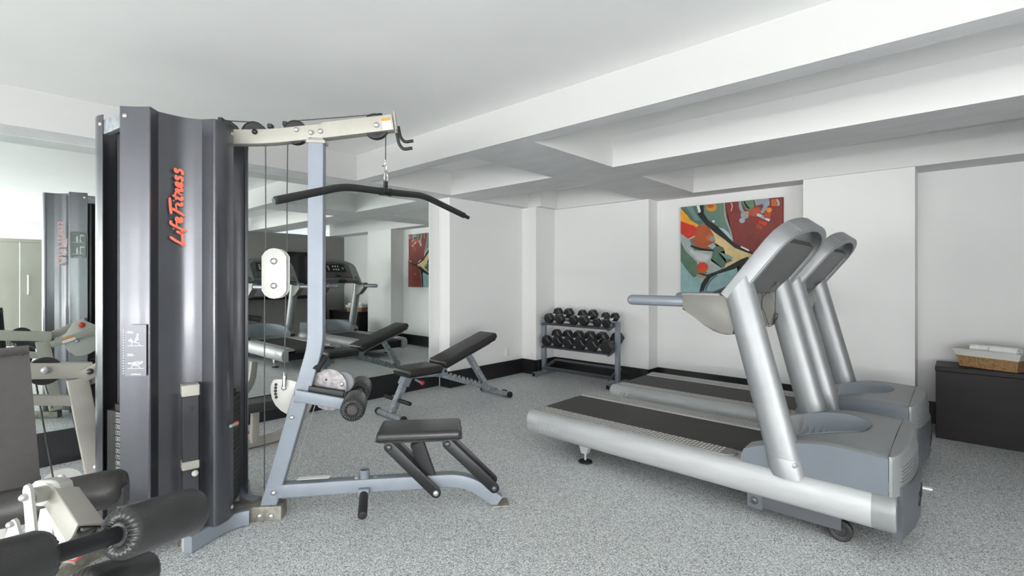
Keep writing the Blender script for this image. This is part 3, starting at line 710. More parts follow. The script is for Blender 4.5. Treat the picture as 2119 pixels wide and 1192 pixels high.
for y, (u0, v0) in ((-.045, (821, 276)), (.045, (824, 262))):
    a = S(u0, v0, y); bm = B()
    tube(bm, smoothpath([a, a + Vector((.012, 0, -.06)), a + Vector((.035, 0, -.088)), a + Vector((.085, 0, -.078))], .03), .009, 10); obj('bar_hook', bm, M['rubber'], lm)
# stop tabs beside pulleys
for u, v in ((560, 262), (591, 257), (458, 249), (787, 240)):
    p = S(u, v); bm = B(); box(bm, (p.x - .012, -.018, p.z - .012), (p.x + .012, .018, p.z + .012), .003, 1, ); obj('cable_stop', bm, M['rubber'], lm)
lc = S(800, 256, -.0358); ldir = (Vector(arm2[1]) - Vector(arm2[0])).normalized(); lup = Vector((-ldir.z, 0, ldir.x))
bm = B(); box(bm, (-.024, -.0006, -.033), (.024, .0006, .033), 0, 1, frame_mtx(lc, ldir, (0, 1, 0)) if False else Matrix.Translation(lc) @ Matrix.Rotation(-math.atan2(ldir.z, ldir.x), 4, 'Y')); wl = obj('warning_label', bm, M['labelwhite'], ab)
bm = B(); mt2 = Matrix.Translation(lc) @ Matrix.Rotation(-math.atan2(ldir.z, ldir.x), 4, 'Y')
box(bm, (-.024, -.0012, .016), (.024, -.0006, .033), 0, 1, mt2); obj('label_heading', bm, M['orange'], wl, label='orange heading of the warning label')
bm = B()
for i in range(5): box(bm, (-.018, -.0011, .008 - i * .008), (.016 - .005 * (i % 2), -.0006, .0095 - i * .008), 0, 1, mt2)
obj('label_text', bm, mat('grey_ink', (.45, .38, .38), .6), wl)
# cables
def cable(pts, r=.0032, name='cable', m='cable', parent=None):
    bm = B(); tube(bm, pts, r, 8); return obj(name, bm, M[m], parent or lm)
cable([S(549.5, 290), S(550, 520)]); cable([S(547.5, 610), S(547, 1040)])
cable([S(595.5, 290), S(594, 400), S(594, 520)]); cable([S(591.5, 610), S(590.5, 655), S(589.5, 700), S(589, 778)])
cable([S(527, 253), S(470, 250)]); cable([S(613, 250), S(778, 237)])
cable([S(798.2, 262), S(798, 332)], .003)
cable([S(672, 378, .04), S(672.5, 770, .04)], .001, 'pull_cord', 'bolt') if False else None
# floating pulley block
c = S(571, 566); hw = (S(597, 566) - S(546, 566)).x / 2; hh = (S(571, 514) - S(571, 618)).z / 2
cap_poly = [(-hw, -hh + .045), (-hw * .75, -hh + .02), (-hw * .4, -hh + .005), (0, -hh), (hw * .4, -hh + .005), (hw * .75, -hh + .02), (hw, -hh + .045)]
cap_poly += [(-a, -b_) for a, b_ in cap_poly]
for y0 in (-.030, .024):
    bm = B(); prism(bm, cap_poly, c, *XZ, y0, y0 + .006, bev=.0015); obj('pulley_plate', bm, M['white'], lm)
for dz in (.062, -.06):
    bm = B(); lathe(bm, (c.x, -.018, c.z + dz), (c.x, .018, c.z + dz), [(0, .01), (0, .05), (.012, .055), (.018, .05), (.024, .055), (.036, .05), (.036, .01)], 28); obj('pulley', bm, M['rubber'], lm)
bolt((c.x, -.030, c.z + .066), NR, .018, 'bolt', lm); bolt((c.x, -.030, c.z - .066), NR, .017, 'bolt', lm)
# cam plate behind the upright
camp = [(566, 786), (574, 785), (584, 785), (600, 786), (614, 790), (622, 800), (618, 830), (606, 854), (596, 858), (582, 850), (570, 838), (563, 824), (560, 808), (561, 796)]
bm = B(); prism(bm, [(S(u, v, .04).x, S(u, v, .04).z) for u, v in camp], (0, 0, 0), *XZ, .036, .044, bev=.001); cp_ = obj('cam_plate', bm, M['white'], lm)
bm = B()
for u, v in ((571, 796), (570.3, 802.5), (570, 809), (570.3, 815.5), (571.5, 822)):
    q = S(u, v, .035); cyl(bm, (q.x, .0345, q.z), (q.x, .0362, q.z), .0085, n=14)
obj('cam_hole', bm, M['rubber'], cp_)
q = S(587, 803, .03); bolt((q.x, .034, q.z), NR, .014, 'bolt', lm)
bm = B(); tube(bm, [S(590, 768, .02), S(589.5, 774, .02), S(588, 800, .02)], [.008, .011, .012], 12); obj('cable_end', bm, M['chrome'], lm)
# thigh-roller carriage
plate = [(651, 783), (656, 772), (668, 765), (684, 763), (697, 767), (710, 777), (717, 790), (718, 806), (713, 823), (690, 818), (660, 806), (652, 795)]
bm = B(); prism(bm, [(S(u, v, .0).x, S(u, v, .0).z) for u, v in plate], (0, 0, 0), *XZ, -.004, .006, bev=.0015); obj('notched_disc', bm, M['mottle'], lm)
low = [(655, 836), (700, 842), (690, 849), (672, 848), (660, 843)]
bm = B(); prism(bm, [(S(u, v, .0).x, S(u, v, .0).z) for u, v in low], (0, 0, 0), *XZ, -.004, .006); obj('disc_guard', bm, M['mottle'], lm)
q = S(675, 786, -.006); bm = B(); cyl(bm, (q.x, -.0062, q.z), (q.x, -.004, q.z), .006); obj('hole', bm, M['rubber'], lm)
q = S(707, 795, -.006); bolt((q.x, -.004, q.z), NR, .012, 'bolt', lm)
bm = B(); q = S(711, 790, .03); lathe(bm, (q.x, .012, q.z), (q.x, .05, q.z), [(0, .01), (0, .055), (.004, .06), (.014, .06), (.02, .052), (.028, .06), (.038, .058), (.038, .01)], 30); obj('pulley', bm, mat('grey_pulley', (.16, .165, .18), .4), lm)
bm = B(); a, b_ = S(640, 806, -.01), S(712, 817, -.01); sweep(bm, [a, b_], rrect(.05, .05, .004), ny); obj('slide_block', bm, M['blackmetal'], lm)
for y in (-.052, .052):
    bm = B(); sweep(bm, [S(611, 818, y), S(735, 840, y)], rrect(.062, .022, .005), ny); obj('roller_arm', bm, M['steel'], lm)
bm = B(); tube(bm, [S(654, 766, -.03), S(672, 738, .03)], .021, 14); h_ = obj('release_handle', bm, M['rubber'], lm)
# foam rollers on an axle across the machine
def foam_roller(bm, p0, p1, r, pleats=22):
    L_ = (Vector(p1) - Vector(p0)).length
    prof = [(0.006, r * .20), (0.004, r * .40), (0.007, r * .46), (.000, r * .60), (.002, r * .78), (.010, r * .93), (.024, r), (L_ * .5, r * 1.005), (L_ - .024, r), (L_ - .010, r * .93), (L_ - .002, r * .78), (L_, r * .60), (L_ - .007, r * .46), (L_ - .004, r * .40), (L_ - .006, r * .20)]
    def mod(i, th, rr):
        if i in (3, 4, 5): return rr * (1 + .012 * math.cos(pleats * th)), (.004 if i != 5 else .002) * math.cos(pleats * th)
        if i in (9, 10, 11): return rr * (1 + .012 * math.cos(pleats * th)), -(.004 if i != 9 else .002) * math.cos(pleats * th)
        return rr, 0
    lathe(bm, p0, p1, prof, n=pleats * 4, mod=mod)
rp0, rp1 = S(729, 850, -.25), S(742, 814, .10)
rax = (rp1 - rp0).normalized()
bm = B(); cyl(bm, rp0, rp0 + rax * .56, .014); obj('roller_axle', bm, M['blackmetal'], lm)
for k in (0.0, .36):
    p0_ = rp0 + rax * k; p1_ = p0_ + rax * .20
    bm = B(); foam_roller(bm, p0_, p1_, .062); r_ = obj('thigh_roller', bm, M['vinyl'], lm, sharp=1.2)
    bm = B(); cyl(bm, p0_ - rax * .004, p0_ + rax * .01, .025, n=24, bev=.004); cyl(bm, p0_ - rax * .006, p0_, .015, n=20); obj('roller_cap', bm, M['vinylgrey'], r_)
# base rail and foot
rail = smoothpath([S(575, 1013.5), S(760, 1001), S(965, 989), S(1031, 1035)], .13, 8)
bm = B(); sweep(bm, rail, rrect(.072, .062, .005), ny); obj('base_rail', bm, M['steel'], lm)
q = S(1036, 1043); bm = B(); box(bm, (q.x - .055, -.05, 0), (q.x + .045, .05, .012), .004, 2); obj('foot_plate', bm, M['olive'], lm)
q0, q1 = S(616, 1000, 0), S(682, 996, 0); bm = B(); sweep(bm, [q0 + Vector((0, 0, .0255)), q1 + Vector((0, 0, .0255))], [(.0008, -.02), (.0008, .02), (-.0008, .02), (-.0008, -.02)], ny); obj('rail_sticker', bm, M['labelwhite'], lm)
q = S(755, 990); bm = B(); lathe(bm, (q.x, 0, q.z - .02), (q.x, 0, q.z + .05), [(0, .027), (.062, .027), (.066, .029), (.070, .027), (.070, .021), (.03, .021)], 24); obj('tube_socket', bm, M['steel'], lm)
for u in (738, 777): bolt(S(u, 996) + Vector((0, 0, .02)), (0, 0, 1), .013, 'bolt', lm, M['bolt'])
q = S(750, 1066, -.27)
g0, g1 = S(753, 1022, -.045), S(750, 1068, -.23)
bm = B(); cyl(bm, g0, g1, .0235, n=20, bev=.005); fg = obj('foot_rest', bm, M['rubber'], lm)
bm = B(); box(bm, (g0.x - .03, -.06, g0.z - .01), (g0.x + .03, .05, g0.z + .03), .004, 1); obj('foot_rest_bracket', bm, M['steel'], lm)
# seat
a, b_ = S(777, 914, -.125), S(955, 911, -.125); zt = S(860, 893, -.125).z - .016; a.z -= .016
bm = B(); cushion(bm, (a.x, -.125, a.z + .003), (b_.x, .135, zt + .012), .022); sp_ = obj('seat_pad', bm, M['vinyl'], lm)
bm = B(); loop = [Vector((x, y, a.z + .010)) for x, y in [(a.x + .02, -.127), (b_.x - .02, -.127), (b_.x + .002, -.105), (b_.x + .002, .115), (b_.x - .02, .137), (a.x + .02, .137), (a.x - .002, .115), (a.x - .002, -.105)]]
tube(bm, loop, .003, 6, True); obj('piping', bm, M['vinyl'], sp_)
bm = B(); box(bm, (a.x + .03, -.06, a.z - .018), (b_.x - .03, .06, a.z + .004)); obj('seat_bracket', bm, M['blackmetal'], lm)
bm = B(); sweep(bm, [S(863, 915), S(889, 988)], rrect(.075, .05, .004), ny); obj('seat_post', bm, M['blackmetal'], lm)
for (u0, v0), (u1, v1) in (((805, 926), (902, 1021)), ((926, 919), (1023, 1011))):
    for y in (-.062, .062):
        p0 = S(u0, v0, -.07); p1 = S(u1, v1, -.07); dd = (p1 - p0).normalized()
        P0, P1 = Vector((p0.x, y, p0.z)), Vector((p1.x, y, p1.z))
        bm = B(); nn = Vector((-dd.z, 0, dd.x)); L_ = (P1 - P0).length; w2 = .028
        pl = [(-w2 * math.sin(k * PI / 8) , -w2 * math.cos(k * PI / 8)) for k in range(9)]; pl = [(x, y_) for x, y_ in pl][::-1] + [(L_ + w2 * math.sin(k * PI / 8), -w2 * math.cos(k * PI / 8)) for k in range(9)]
        prism(bm, pl, P0, dd, nn, (0, 1, 0), -.006, .006, bev=.001); li = obj('link_bar', bm, M['blackmetal'], lm)
        if y < 0:
            for P in (P0, P1): bolt((P.x, y - .006, P.z), NR, .016, 'bolt', lm, M['bolt'] if (u0 == 805 and P is P1) else M['darkbolt'])
    p0 = S(u0, v0, 0); p1 = S(u1, v1, -.07)
    bm = B(); cyl(bm, (P1.x, -.062, P1.z), (P1.x, .062, P1.z), .010); obj('link_axle', bm, M['blackmetal'], lm)
# ---- tower
C0 = Vector((-3.02, .705, 0)); ZT, ZB = 2.078, .08
prof_k = [(-2.799, .422), (-2.760, .470), (-2.727, .500), (-2.713, .512), (-2.712, .520), (-2.763, .559), (-2.768, .60), (-2.772, .645), (-2.762, .69), (-2.741, .731), (-2.700, .760), (-2.687, .771), (-2.692, .80), (-2.715, .84), (-2.753, .876)]
prof0 = []
for seg_ in (prof_k[0:5], prof_k[5:10], prof_k[10:]):
    prof0 += [tuple(p) for p in crom(seg_, 4)]
IA, IB = len(crom(prof_k[0:5], 4)), len(crom(prof_k[0:5], 4)) + len(crom(prof_k[5:10], 4)) - 1
LAST = len(prof0) - 1
def shroud(rot, off, zt=ZT, zb=ZB):
    pts = []
    for p in prof0:
        v = Vector((p[0], p[1], 0)) - C0; v.rotate(Matrix.Rotation(math.radians(rot), 3, 'Z')); P = C0 + v + Vector((*off, 0)); pts.append(F.loc(P))
    cc = F.loc(C0 + Vector((*off, 0))); bm = B(); outer, inner = [], []
    for i, p in enumerate(pts):
        tg = (pts[min(i + 1, len(pts) - 1)] - pts[max(0, i - 1)]); nn = Vector((tg.y, -tg.x, 0)).normalized()
        if nn.dot(p - cc) < 0: nn = -nn
        outer.append(p); inner.append(p - nn * .004)
    loop = outer + inner[::-1]
    loft(bm, [[Vector((p.x, p.y, zb)) for p in loop], [Vector((p.x, p.y, zt)) for p in loop]])
    return obj('shroud_panel', bm, M['shroud'], lm, sharp=.45), pts
sh1, pt1 = shroud(0, (0, 0)); sh2, pt2 = shroud(-120, (0, 0)); sh3, pt3 = shroud(120, (-.075, -.02))
bm = B(); cc = F.loc(C0); ring = []
for k in range(6):
    a = math.radians([-6, -66, -126, -186, -246, -306][k] + 30); rr = .12
    ring.append(Vector((cc.x, cc.y, 0)) + F.loc(C0 + Vector((math.cos(a) * rr, math.sin(a) * rr, 0))) - cc)
loft(bm, [[Vector((p.x, p.y, .05)) for p in ring], [Vector((p.x, p.y, 2.03)) for p in ring]]); obj('tower_core', bm, M['shroudin'], lm, smooth=False)
for pts, sh in ((pt1, sh1), (pt2, sh2), (pt3, sh3)):
    for idx in (0, LAST):
        p = pts[idx]; q = pts[3 if idx == 0 else LAST - 3]; pp = p * .55 + q * .45
        for z in (2.035, .13):
            tg = (q - p).normalized(); nn = Vector((tg.y, -tg.x, 0));
            if nn.dot(p - cc) < 0: nn = -nn
            bolt(Vector((pp.x, pp.y, z)), nn, .010, 'bolt', sh, M['bolt'])
# backing panels and weight stacks inside each opening
def stack(pA, pB, name_n, numbers):
    """stack between the edges pA, pB (local points) set back towards the core"""
    mid = (pA + pB) / 2; inn = Vector((cc.x - mid.x, cc.y - mid.y, 0)).normalized(); tan = Vector((-inn.y, inn.x, 0))
    c = mid + inn * .045
    m4 = Matrix(((tan.x, -inn.x, 0, c.x), (tan.y, -inn.y, 0, c.y), (0, 0, 1, 0), (0, 0, 0, 1)))
    bm = B()
    for k in range(20):
        z1 = .672 - k * .0282
        box(bm, (-.07, -.045, z1 - .0262), (.07, .022, z1), .002, 1, m4)
    st = obj('weight_stack', bm, M['rubber'], lm)
    bm = B(); box(bm, (-.03, -.03, .674), (.03, .012, .70), .004, 1, m4); cyl(bm, m4 @ Vector((0, -.01, .69)), m4 @ Vector((0, -.01, .73)), .018); obj('stack_head', bm, M['rubber'], st)
    bm = B()
    for x in (-.05, .05): cyl(bm, m4 @ Vector((x, -.02, .06)), m4 @ Vector((x, -.02, 2.0)), .009, n=10)
    obj('guide_rod', bm, M['blackmetal'], lm)
    return m4, st
e1, e2, e3 = pt1, pt2, pt3
m4a, sta = stack(pt1[0], pt2[LAST], 0, True); m4b, stb = stack(pt2[0], pt3[LAST], 1, True); m4c, stc = stack(pt3[0], pt1[LAST], 2, True)
# printed plate numbers on the stack seen at the left opening, facing the viewer
tocam = Vector((-F.loc(Vector((0, 0, 0))).x, 0, 0))
def numbers(m4, st, side):
    bm = B(); inv = m4
    for k in range(1, 18):
        z = .672 - k * .0282 + .0151
        o_ = inv @ Vector((side * .035, .0222, z)); xx = (inv.to_3x3() @ Vector((-1, 0, 0))); yy = Vector((0, 0, 1))
        zz = xx.cross(yy)
        if zz.dot(inv.to_3x3() @ Vector((0, 1, 0))) < 0: xx = -xx
        mm = frame_mtx(o_, xx, yy)
        for a_, b2 in (((-.013, -.0095), (.013, -.0082)), ((-.013, .0082), (.013, .0095)), ((-.013, -.0095), (-.0118, .0095)), ((.0118, -.0095), (.013, .0095))):
            box(bm, (a_[0], a_[1], 0), (b2[0], b2[1], .0006), 0, 1, mm)
        text_into(bm, str(k + 1), .017, .0004, mm)
    obj('plate_number', bm, M['ink'], st, smooth=False)
numbers(m4a, sta, -.3); numbers(m4b, stb, 1)
# tower top crossbars
for pts in (pt1, pt2, pt3):
    bm = B(); a = pts[LAST // 2]; sweep(bm, [Vector((cc.x, cc.y, 2.0)), Vector((a.x * .92 + cc.x * .08, a.y * .92 + cc.y * .08, 2.0))], rrect(.05, .06, .004), (0, 0, 1)); obj('tower_crossbar', bm, M['cream'], lm)
for pA, pB in ((pt1[0], pt2[LAST]), (pt2[0], pt3[LAST])):
    mid = (pA + pB) / 2; bm = B(); d_ = (pB - pA).normalized()
    sweep(bm, [Vector((pA.x, pA.y, 2.02)) + d_ * .0 + (cc - mid).normalized() * .02, Vector((pB.x, pB.y, 2.02)) + (cc - mid).normalized() * .02], rrect(.07, .03, .004), Vector((0, 0, 1)).cross(d_)); obj('top_bracket', bm, M['steelworn'], lm)
# logo on the front panel
pa, pb = pt1[IA], pt1[IB]; mx_ = (pb - pa).normalized()
nrm = Vector((mx_.y, -mx_.x, 0)); nrm = nrm if nrm.dot(pa - cc) > 0 else -nrm
def onpanel(u, v, pl0=pa, n_=nrm, off=.003):
    P0 = F.p + F.d * pl0.x + F.n * pl0.y; N = F.d * n_.x + F.n * n_.y; P0 = P0 + N * off
    r = ray(u, v); return F.loc(O + r * ((P0 - O).dot(N) / r.dot(N)))
lo0 = onpanel(378, 512, off=.0045); lo1 = onpanel(376, 352, off=.0045)
hgt = (onpanel(384, 440) - onpanel(358, 440)).length
bm = B(); ax = Vector((0, 0, 1)); ay = -mx_
script_logo(bm, lo0 + Vector((0, 0, .01)) + mx_ * .0, ax, ay, nrm, hgt * .80, (lo1 - lo0).length * 1.0, .0115, .0012, 1)
obj('brand_logo', bm, [M['logodark'], M['logo']], sh1, smooth=False, label='orange red script lettering on the tower panel')
# same mark on the panel that faces the mirror
pa2, pb2 = pt2[IA], pt2[IB]; mx2 = (pb2 - pa2).normalized(); nr2 = Vector((mx2.y, -mx2.x, 0)); nr2 = nr2 if nr2.dot(pa2 - cc) > 0 else -nr2
xx = Vector((0, 0, 1)); yy = nr2.cross(xx)
cm = (pa2 + pb2) / 2
bm = B(); script_logo(bm, Vector((cm.x, cm.y, 1.42)) + nr2 * .014 - yy * .035, xx, yy, nr2, .072, .40, .0115, .0012, 1); obj('brand_logo', bm, [M['logodark'], M['glosslogo']], sh2, smooth=False)
# exercise placards
def fig(bm, mm, kind):
    def ln(pts, w_=.0022):
        for (x0, y0), (x1, y1) in zip(pts[:-1], pts[1:]):
            d_ = Vector((x1 - x0, y1 - y0)); l = d_.length; a = math.atan2(d_.y, d_.x)
            box(bm, (0, -w_ / 2, 0), (l, w_ / 2, .0006), 0, 1, mm @ Matrix.Translation((x0, y0, 0)) @ Matrix.Rotation(a, 4, 'Z'))
    ln([(-.034, -.028), (.034, -.028)], .0018)
    if kind == 0:
        ln([(-.018, -.028), (-.014, -.012), (.012, -.016), (.020, -.028)]); ln([(-.03, -.004), (-.018, -.012), (-.022, .002), (-.012, -.008)], .004)
        ln([(-.004, -.012), (.008, .012), (.010, -.004)], .005); ln([(-.006, -.012), (.014, .0)], .003)
        prism(bm, circ(.009, .018, .0045, 10), mm @ Vector((0, 0, 0)), mm.to_3x3() @ Vector((1, 0, 0)), mm.to_3x3() @ Vector((0, 1, 0)), mm.to_3x3() @ Vector((0, 0, 1)), 0, .0006)
    elif kind == 1:
        ln([(-.018, -.028), (-.014, -.014), (.014, -.018), (.018, -.028)]); ln([(-.032, -.006), (-.012, -.008), (.012, -.010), (.024, -.006)], .0055)
        ln([(-.012, -.004), (.006, .0), (.022, -.004)], .003)
        prism(bm, circ(.026, -.002, .0045, 10), mm @ Vector((0, 0, 0)), mm.to_3x3() @ Vector((1, 0, 0)), mm.to_3x3() @ Vector((0, 1, 0)), mm.to_3x3() @ Vector((0, 0, 1)), 0, .0006)
    else:
        ln([(-.012, -.028), (-.012, .032), (-.024, .032)], .003); ln([(.006, -.028), (.008, -.008), (.004, .010), (.012, .002)], .006); ln([(-.02, -.02), (-.006, -.010), (.008, -.010)], .003)
        prism(bm, circ(.006, .018, .0048, 10), mm @ Vector((0, 0, 0)), mm.to_3x3() @ Vector((1, 0, 0)), mm.to_3x3() @ Vector((0, 1, 0)), mm.to_3x3() @ Vector((0, 0, 1)), 0, .0006)
def placard(mm, parent, w_, h_, m, k1, k2, name='exercise_placard'):
    bm = B(); pl = [(-w_ / 2, -h_ / 2), (w_ / 2, -h_ / 2), (w_ / 2, h_ / 2), (-w_ / 2 + .02, h_ / 2), (-w_ / 2, h_ / 2 - .03)]
    ex, ey, ez = (mm.to_3x3() @ Vector(v) for v in ((1, 0, 0), (0, 1, 0), (0, 0, 1)))
    prism(bm, pl, mm.translation, ex, ey, ez, 0, .0012); p = obj(name, bm, m, parent, smooth=False)
    bm = B(); sc = w_ / .09
    for dy, k in ((h_ * .22, k1), (-h_ * .22, k2)):
        m2 = mm @ Matrix.Translation((0, dy, .0013)) @ Matrix.Diagonal((sc, h_ / .16 * .75, 1, 1)); fig(bm, m2, k)
        for i in range(2): box(bm, (-.034, .030 - i * .006, 0), (-.012 + .004 * i, .033 - i * .006, .0005), 0, 1, m2)
    text_into(bm, 'LifeFitness', .010 * sc, .0003, mm @ Matrix.Translation((0, -h_ / 2 + .008, .0013)), shear=.3)
    for k in range(18): box(bm, (-w_ / 2 - .010, -h_ / 2 + .01 + k * h_ * .05, 0), (-w_ / 2 - .005, -h_ / 2 + .013 + k * h_ * .05, .0006), 0, 1, mm)
    obj('placard_drawing', bm, M['ink'], p, smooth=False)
e_a, e_b = pt1[0], pt1[12]; ex = (e_b - e_a).normalized(); en = Vector((ex.y, -ex.x, 0)); en = en if en.dot(e_a - cc) > 0 else -en
P_ = onpanel(281, 725, e_a, en, .008)
placard(frame_mtx(P_, ex, (0, 0, 1)), sh1, .092, .232, M['plac'], 0, 1)
e_a, e_b = pt2[0], pt2[12]; ex = (e_b - e_a).normalized(); en = Vector((ex.y, -ex.x, 0)); en = en if en.dot(e_a - cc) > 0 else -en
if ex.cross(Vector((0, 0, 1))).dot(en) < 0: ex = -ex
placard(frame_mtx((e_a + e_b) / 2 + en * .012 + Vector((0, 0, 1.60)), ex, (0, 0, 1)), sh2, .11, .24, M['placd'], 2, 2)
# selector pin sticking out behind the front panel
q = F.loc(dep(486, 876, 2.5)); bm = B(); cyl(bm, q - Vector((.0, .05, 0)), q + Vector((0.012, 0, 0)), .008); sp2 = obj('selector_pin', bm, M['bolt'], lm)
bm = B(); lathe(bm, q, q + Vector((.03, -.01, 0)), [(0, .006), (.003, .012), (.014, .013), (.018, .006)], 14); obj('pin_knob', bm, M['red'], sp2, label='red selector pin knob')
# ---- third station frame between the tower and the mirror
XF = -3.51
def G(u, v, x=XF): return F.loc(onx(u, v, x))
nF = F.loc(F.p + Vector((1, 0, 0))) ; nF = Vector((nF.x, nF.y, 0)).normalized()
def gsweep(name, pts, prof, m, x=XF):
    bm = B(); sweep(bm, [G(u, v, x) for u, v in pts], prof, nF); return obj(name, bm, m, lm)
gsweep('press_beam', [(20, 768), (188, 765)], rrect(.082, .06, .005), M['cream'])
gsweep('press_post', [(160, 782), (203, 1000)], rrect(.09, .06, .005), M['cream'])
gsweep('press_crossbar', [(20, 826), (156, 829)], rrect(.052, .05, .004), M['cream'])
gsweep('press_lever', [(172, 778), (225, 752), (300, 715)], rrect(.06, .05, .004), M['cream'], XF + .06)
for (u, v) in ((95, 766), ): bolt(G(u, v, XF + .03), nF, .020, 'bolt', lm, M['bolt'])
bolt(G(186, 769, XF + .09), nF, .016, 'bolt', lm, M['darkbolt']); bolt(G(201, 966, XF + .03), nF, .018, 'bolt', lm, M['bolt'])
c = G(92, 768); bm = B(); lathe(bm, c - nF * .014, c + nF * .014, [(0, .01), (0, .068), (.01, .072), (.014, .066), (.018, .072), (.028, .068), (.028, .01)], 32); obj('pulley', bm, M['rubber'], lm)
cable([G(74, 790, XF - .02), G(112, 1000, XF - .1)], .004); cable([G(150, 862, XF - .03), G(184, 985, XF - .08)], .004)
# toothed cam seen in the mirror
cy = F.loc(Vector((XF, .565, .765))); tY = F.loc(F.p + Vector((0, 1, 0))); tY = Vector((tY.x, tY.y, 0)).normalized()
bm = B(); pl = [(.02 + .155 * math.cos(a), .155 * math.sin(a)) for a in [math.radians(x) for x in range(-100, 55, 12)]] + [(.03, .17), (-.02, .15), (-.10, .0), (-.06, -.10)]
prism(bm, pl, cy, tY, (0, 0, 1), nF, -.045, -.037, bev=.001); cg = obj('cam_plate', bm, M['white'], lm)
for dy, dz in ((0.0, -.02), (-.10, -.012)): bolt(cy + tY * dy + Vector((0, 0, dz)) - nF * .045, -nF, .018, 'bolt', lm, M['bolt'])
bm = B(); p = cy + tY * .03 + Vector((0, 0, .12)) - nF * .045; lathe(bm, p, p - nF * .03, [(0, .01), (.004, .022), (.02, .024), (.028, .014), (.03, .003)], 18); obj('adjuster_knob', bm, M['red'], cg)
bm = B(); sweep(bm, [cy + tY * -.17 + Vector((0, 0, -.035)) - nF * .06, cy + tY * .06 + Vector((0, 0, .045)) - nF * .06, cy + tY * .33 + Vector((0, 0, .15)) - nF * .06], rrect(.052, .05, .004), nF); lv = obj('press_lever', bm, M['cream'], lm)
bm = B(); pp = cy + tY * -.06 + Vector((0, 0, .003)) - nF * .0865; dd = (tY * .23 + Vector((0, 0, .08))).normalized(); uu = dd.cross(nF).normalized(); uu = uu if uu.z > 0 else -uu
prism(bm, [(-.045, -.02), (.045, -.02), (.045, .02), (-.045, .02)], pp, dd, uu, -nF, 0, .001); l2 = obj('warning_label', bm, M['labelwhite'], lv)
bm = B(); prism(bm, [(-.045, .004), (.045, .004), (.045, .02), (-.045, .02)], pp, dd, uu, -nF, .001, .0016); obj('label_heading', bm, M['orange'], l2)
q = F.loc(onz(128, 1000, 0.0)); bm = B()
pl = [(.10 * math.cos(a * PI / 12), .10 * math.sin(a * PI / 12) * .9) for a in range(0, 13)]
prism(bm, pl, q + Vector((0, 0, .002)), tY, (0, 0, 1), nF, -.004, .004); obj('end_guard', bm, M['white'], lm)

# far side of the third station, between the tower and the mirror
def W3(p): return F.loc(Vector(p))
bm = B(); pth = smoothpath([W3((-3.97, .98, .04)), W3((-4.0, 1.66, .04)), W3((-4.0, 1.84, .22)), W3((-3.99, 1.87, .45))], .16, 6)
sweep(bm, pth, rrect(.06, .055, .004), nF); obj('station_frame', bm, M['cream'], lm)
mt3 = Matrix.Translation(F.loc(Vector((-3.93, 1.39, .335)))) @ Matrix.Rotation(PI / 2 - LA, 4, 'Z')
bm = B(); cushion(bm, (-.17, -.11, -.035), (.17, .11, .035), .025, mt3); obj('knee_pad', bm, M['vinyl'], lm)
bm = B(); sweep(bm, [W3((-3.95, 1.40, .05)), W3((-3.93, 1.40, .31))], rrect(.05, .05, .004), nF); obj('pad_post', bm, M['cream'], lm)
bm = B(); a = F.loc(onx(498, 860, -3.86)); b_ = F.loc(onx(510, 893, -3.84)); cyl(bm, a, b_, .007); lv2 = obj('adjuster_lever', bm, M['bolt'], lm)
bm = B(); d3 = (b_ - a).normalized(); lathe(bm, b_ - d3 * .004, b_ + d3 * .03, [(0, .006), (.004, .014), (.016, .017), (.028, .012), (.032, .004)], 16); obj('lever_knob', bm, M['red'], lv2, label='red lever knob')
bm = B(); a, b_ = F.loc(onx(484, 652, -3.55)), F.loc(onx(541, 661, -3.45)); cyl(bm, a, b_, .021, n=18, bev=.006); obj('hand_grip', bm, M['rubber'], lm)
bm = B(); sweep(bm, [F.loc(onx(470, 660, -3.56)), F.loc(onx(504, 650, -3.56))], rrect(.06, .05, .006), nF); obj('grip_bracket', bm, M['cream'], lm)
cable([S(652, 838, .03), S(606, 985, .03)], .0025, 'cable', 'bolt')

# ------------------------------------------------------------------ LAT BAR (hangs from the cable)
BL, BR_ = dep(568, 415, 2.10), dep(968, 450, 3.30)
bang = math.atan2(BR_.y - BL.y, BR_.x - BL.x); FBR = Frame((BL.x, BL.y), bang)
bc = FBR.at(798, 397)
lb = thing('lat_bar', 'long black angled lat pulldown bar hanging from the cable by a chrome snap hook', 'exercise bar', (BL.x, BL.y, 0), bang)
bm = B(); tube(bm, smoothpath([FBR.at(570, 415), FBR.at(712, 386), bc, FBR.at(876, 405), FBR.at(960, 446)], 0.07, 6), .0185, 20); br = obj('bar', bm, M['rubber'], lb)
for (u0, v0), (u1, v1) in (((566.5, 415.8), (571, 414.8)), ((959, 445.5), (969, 450.5))):
    a, b_ = FBR.at(u0, v0), FBR.at(u1, v1); bm = B(); cyl(bm, a, b_, .0125); obj('end_plug', bm, M['blackmetal'] if u0 > 900 else M['darkbolt'], br)
bm = B()
for du in (-9, 9):
    a, b_ = FBR.at(798 + du - 2.5, 397 + du * .1), FBR.at(798 + du + 2.5, 397 + du * .1 + .5); cyl(bm, a, b_, .0215, n=20, bev=.003)
cyl(bm, FBR.at(792, 396.5), FBR.at(804, 398), .019, n=20); obj('collar', bm, M['blackmetal'], lb)
bm = B(); a, b_ = FBR.at(798, 396), FBR.at(798, 375); sweep(bm, [a, b_], rrect(.026, .012, .004), ny); obj('swivel_eye', bm, M['blackmetal'], lb)
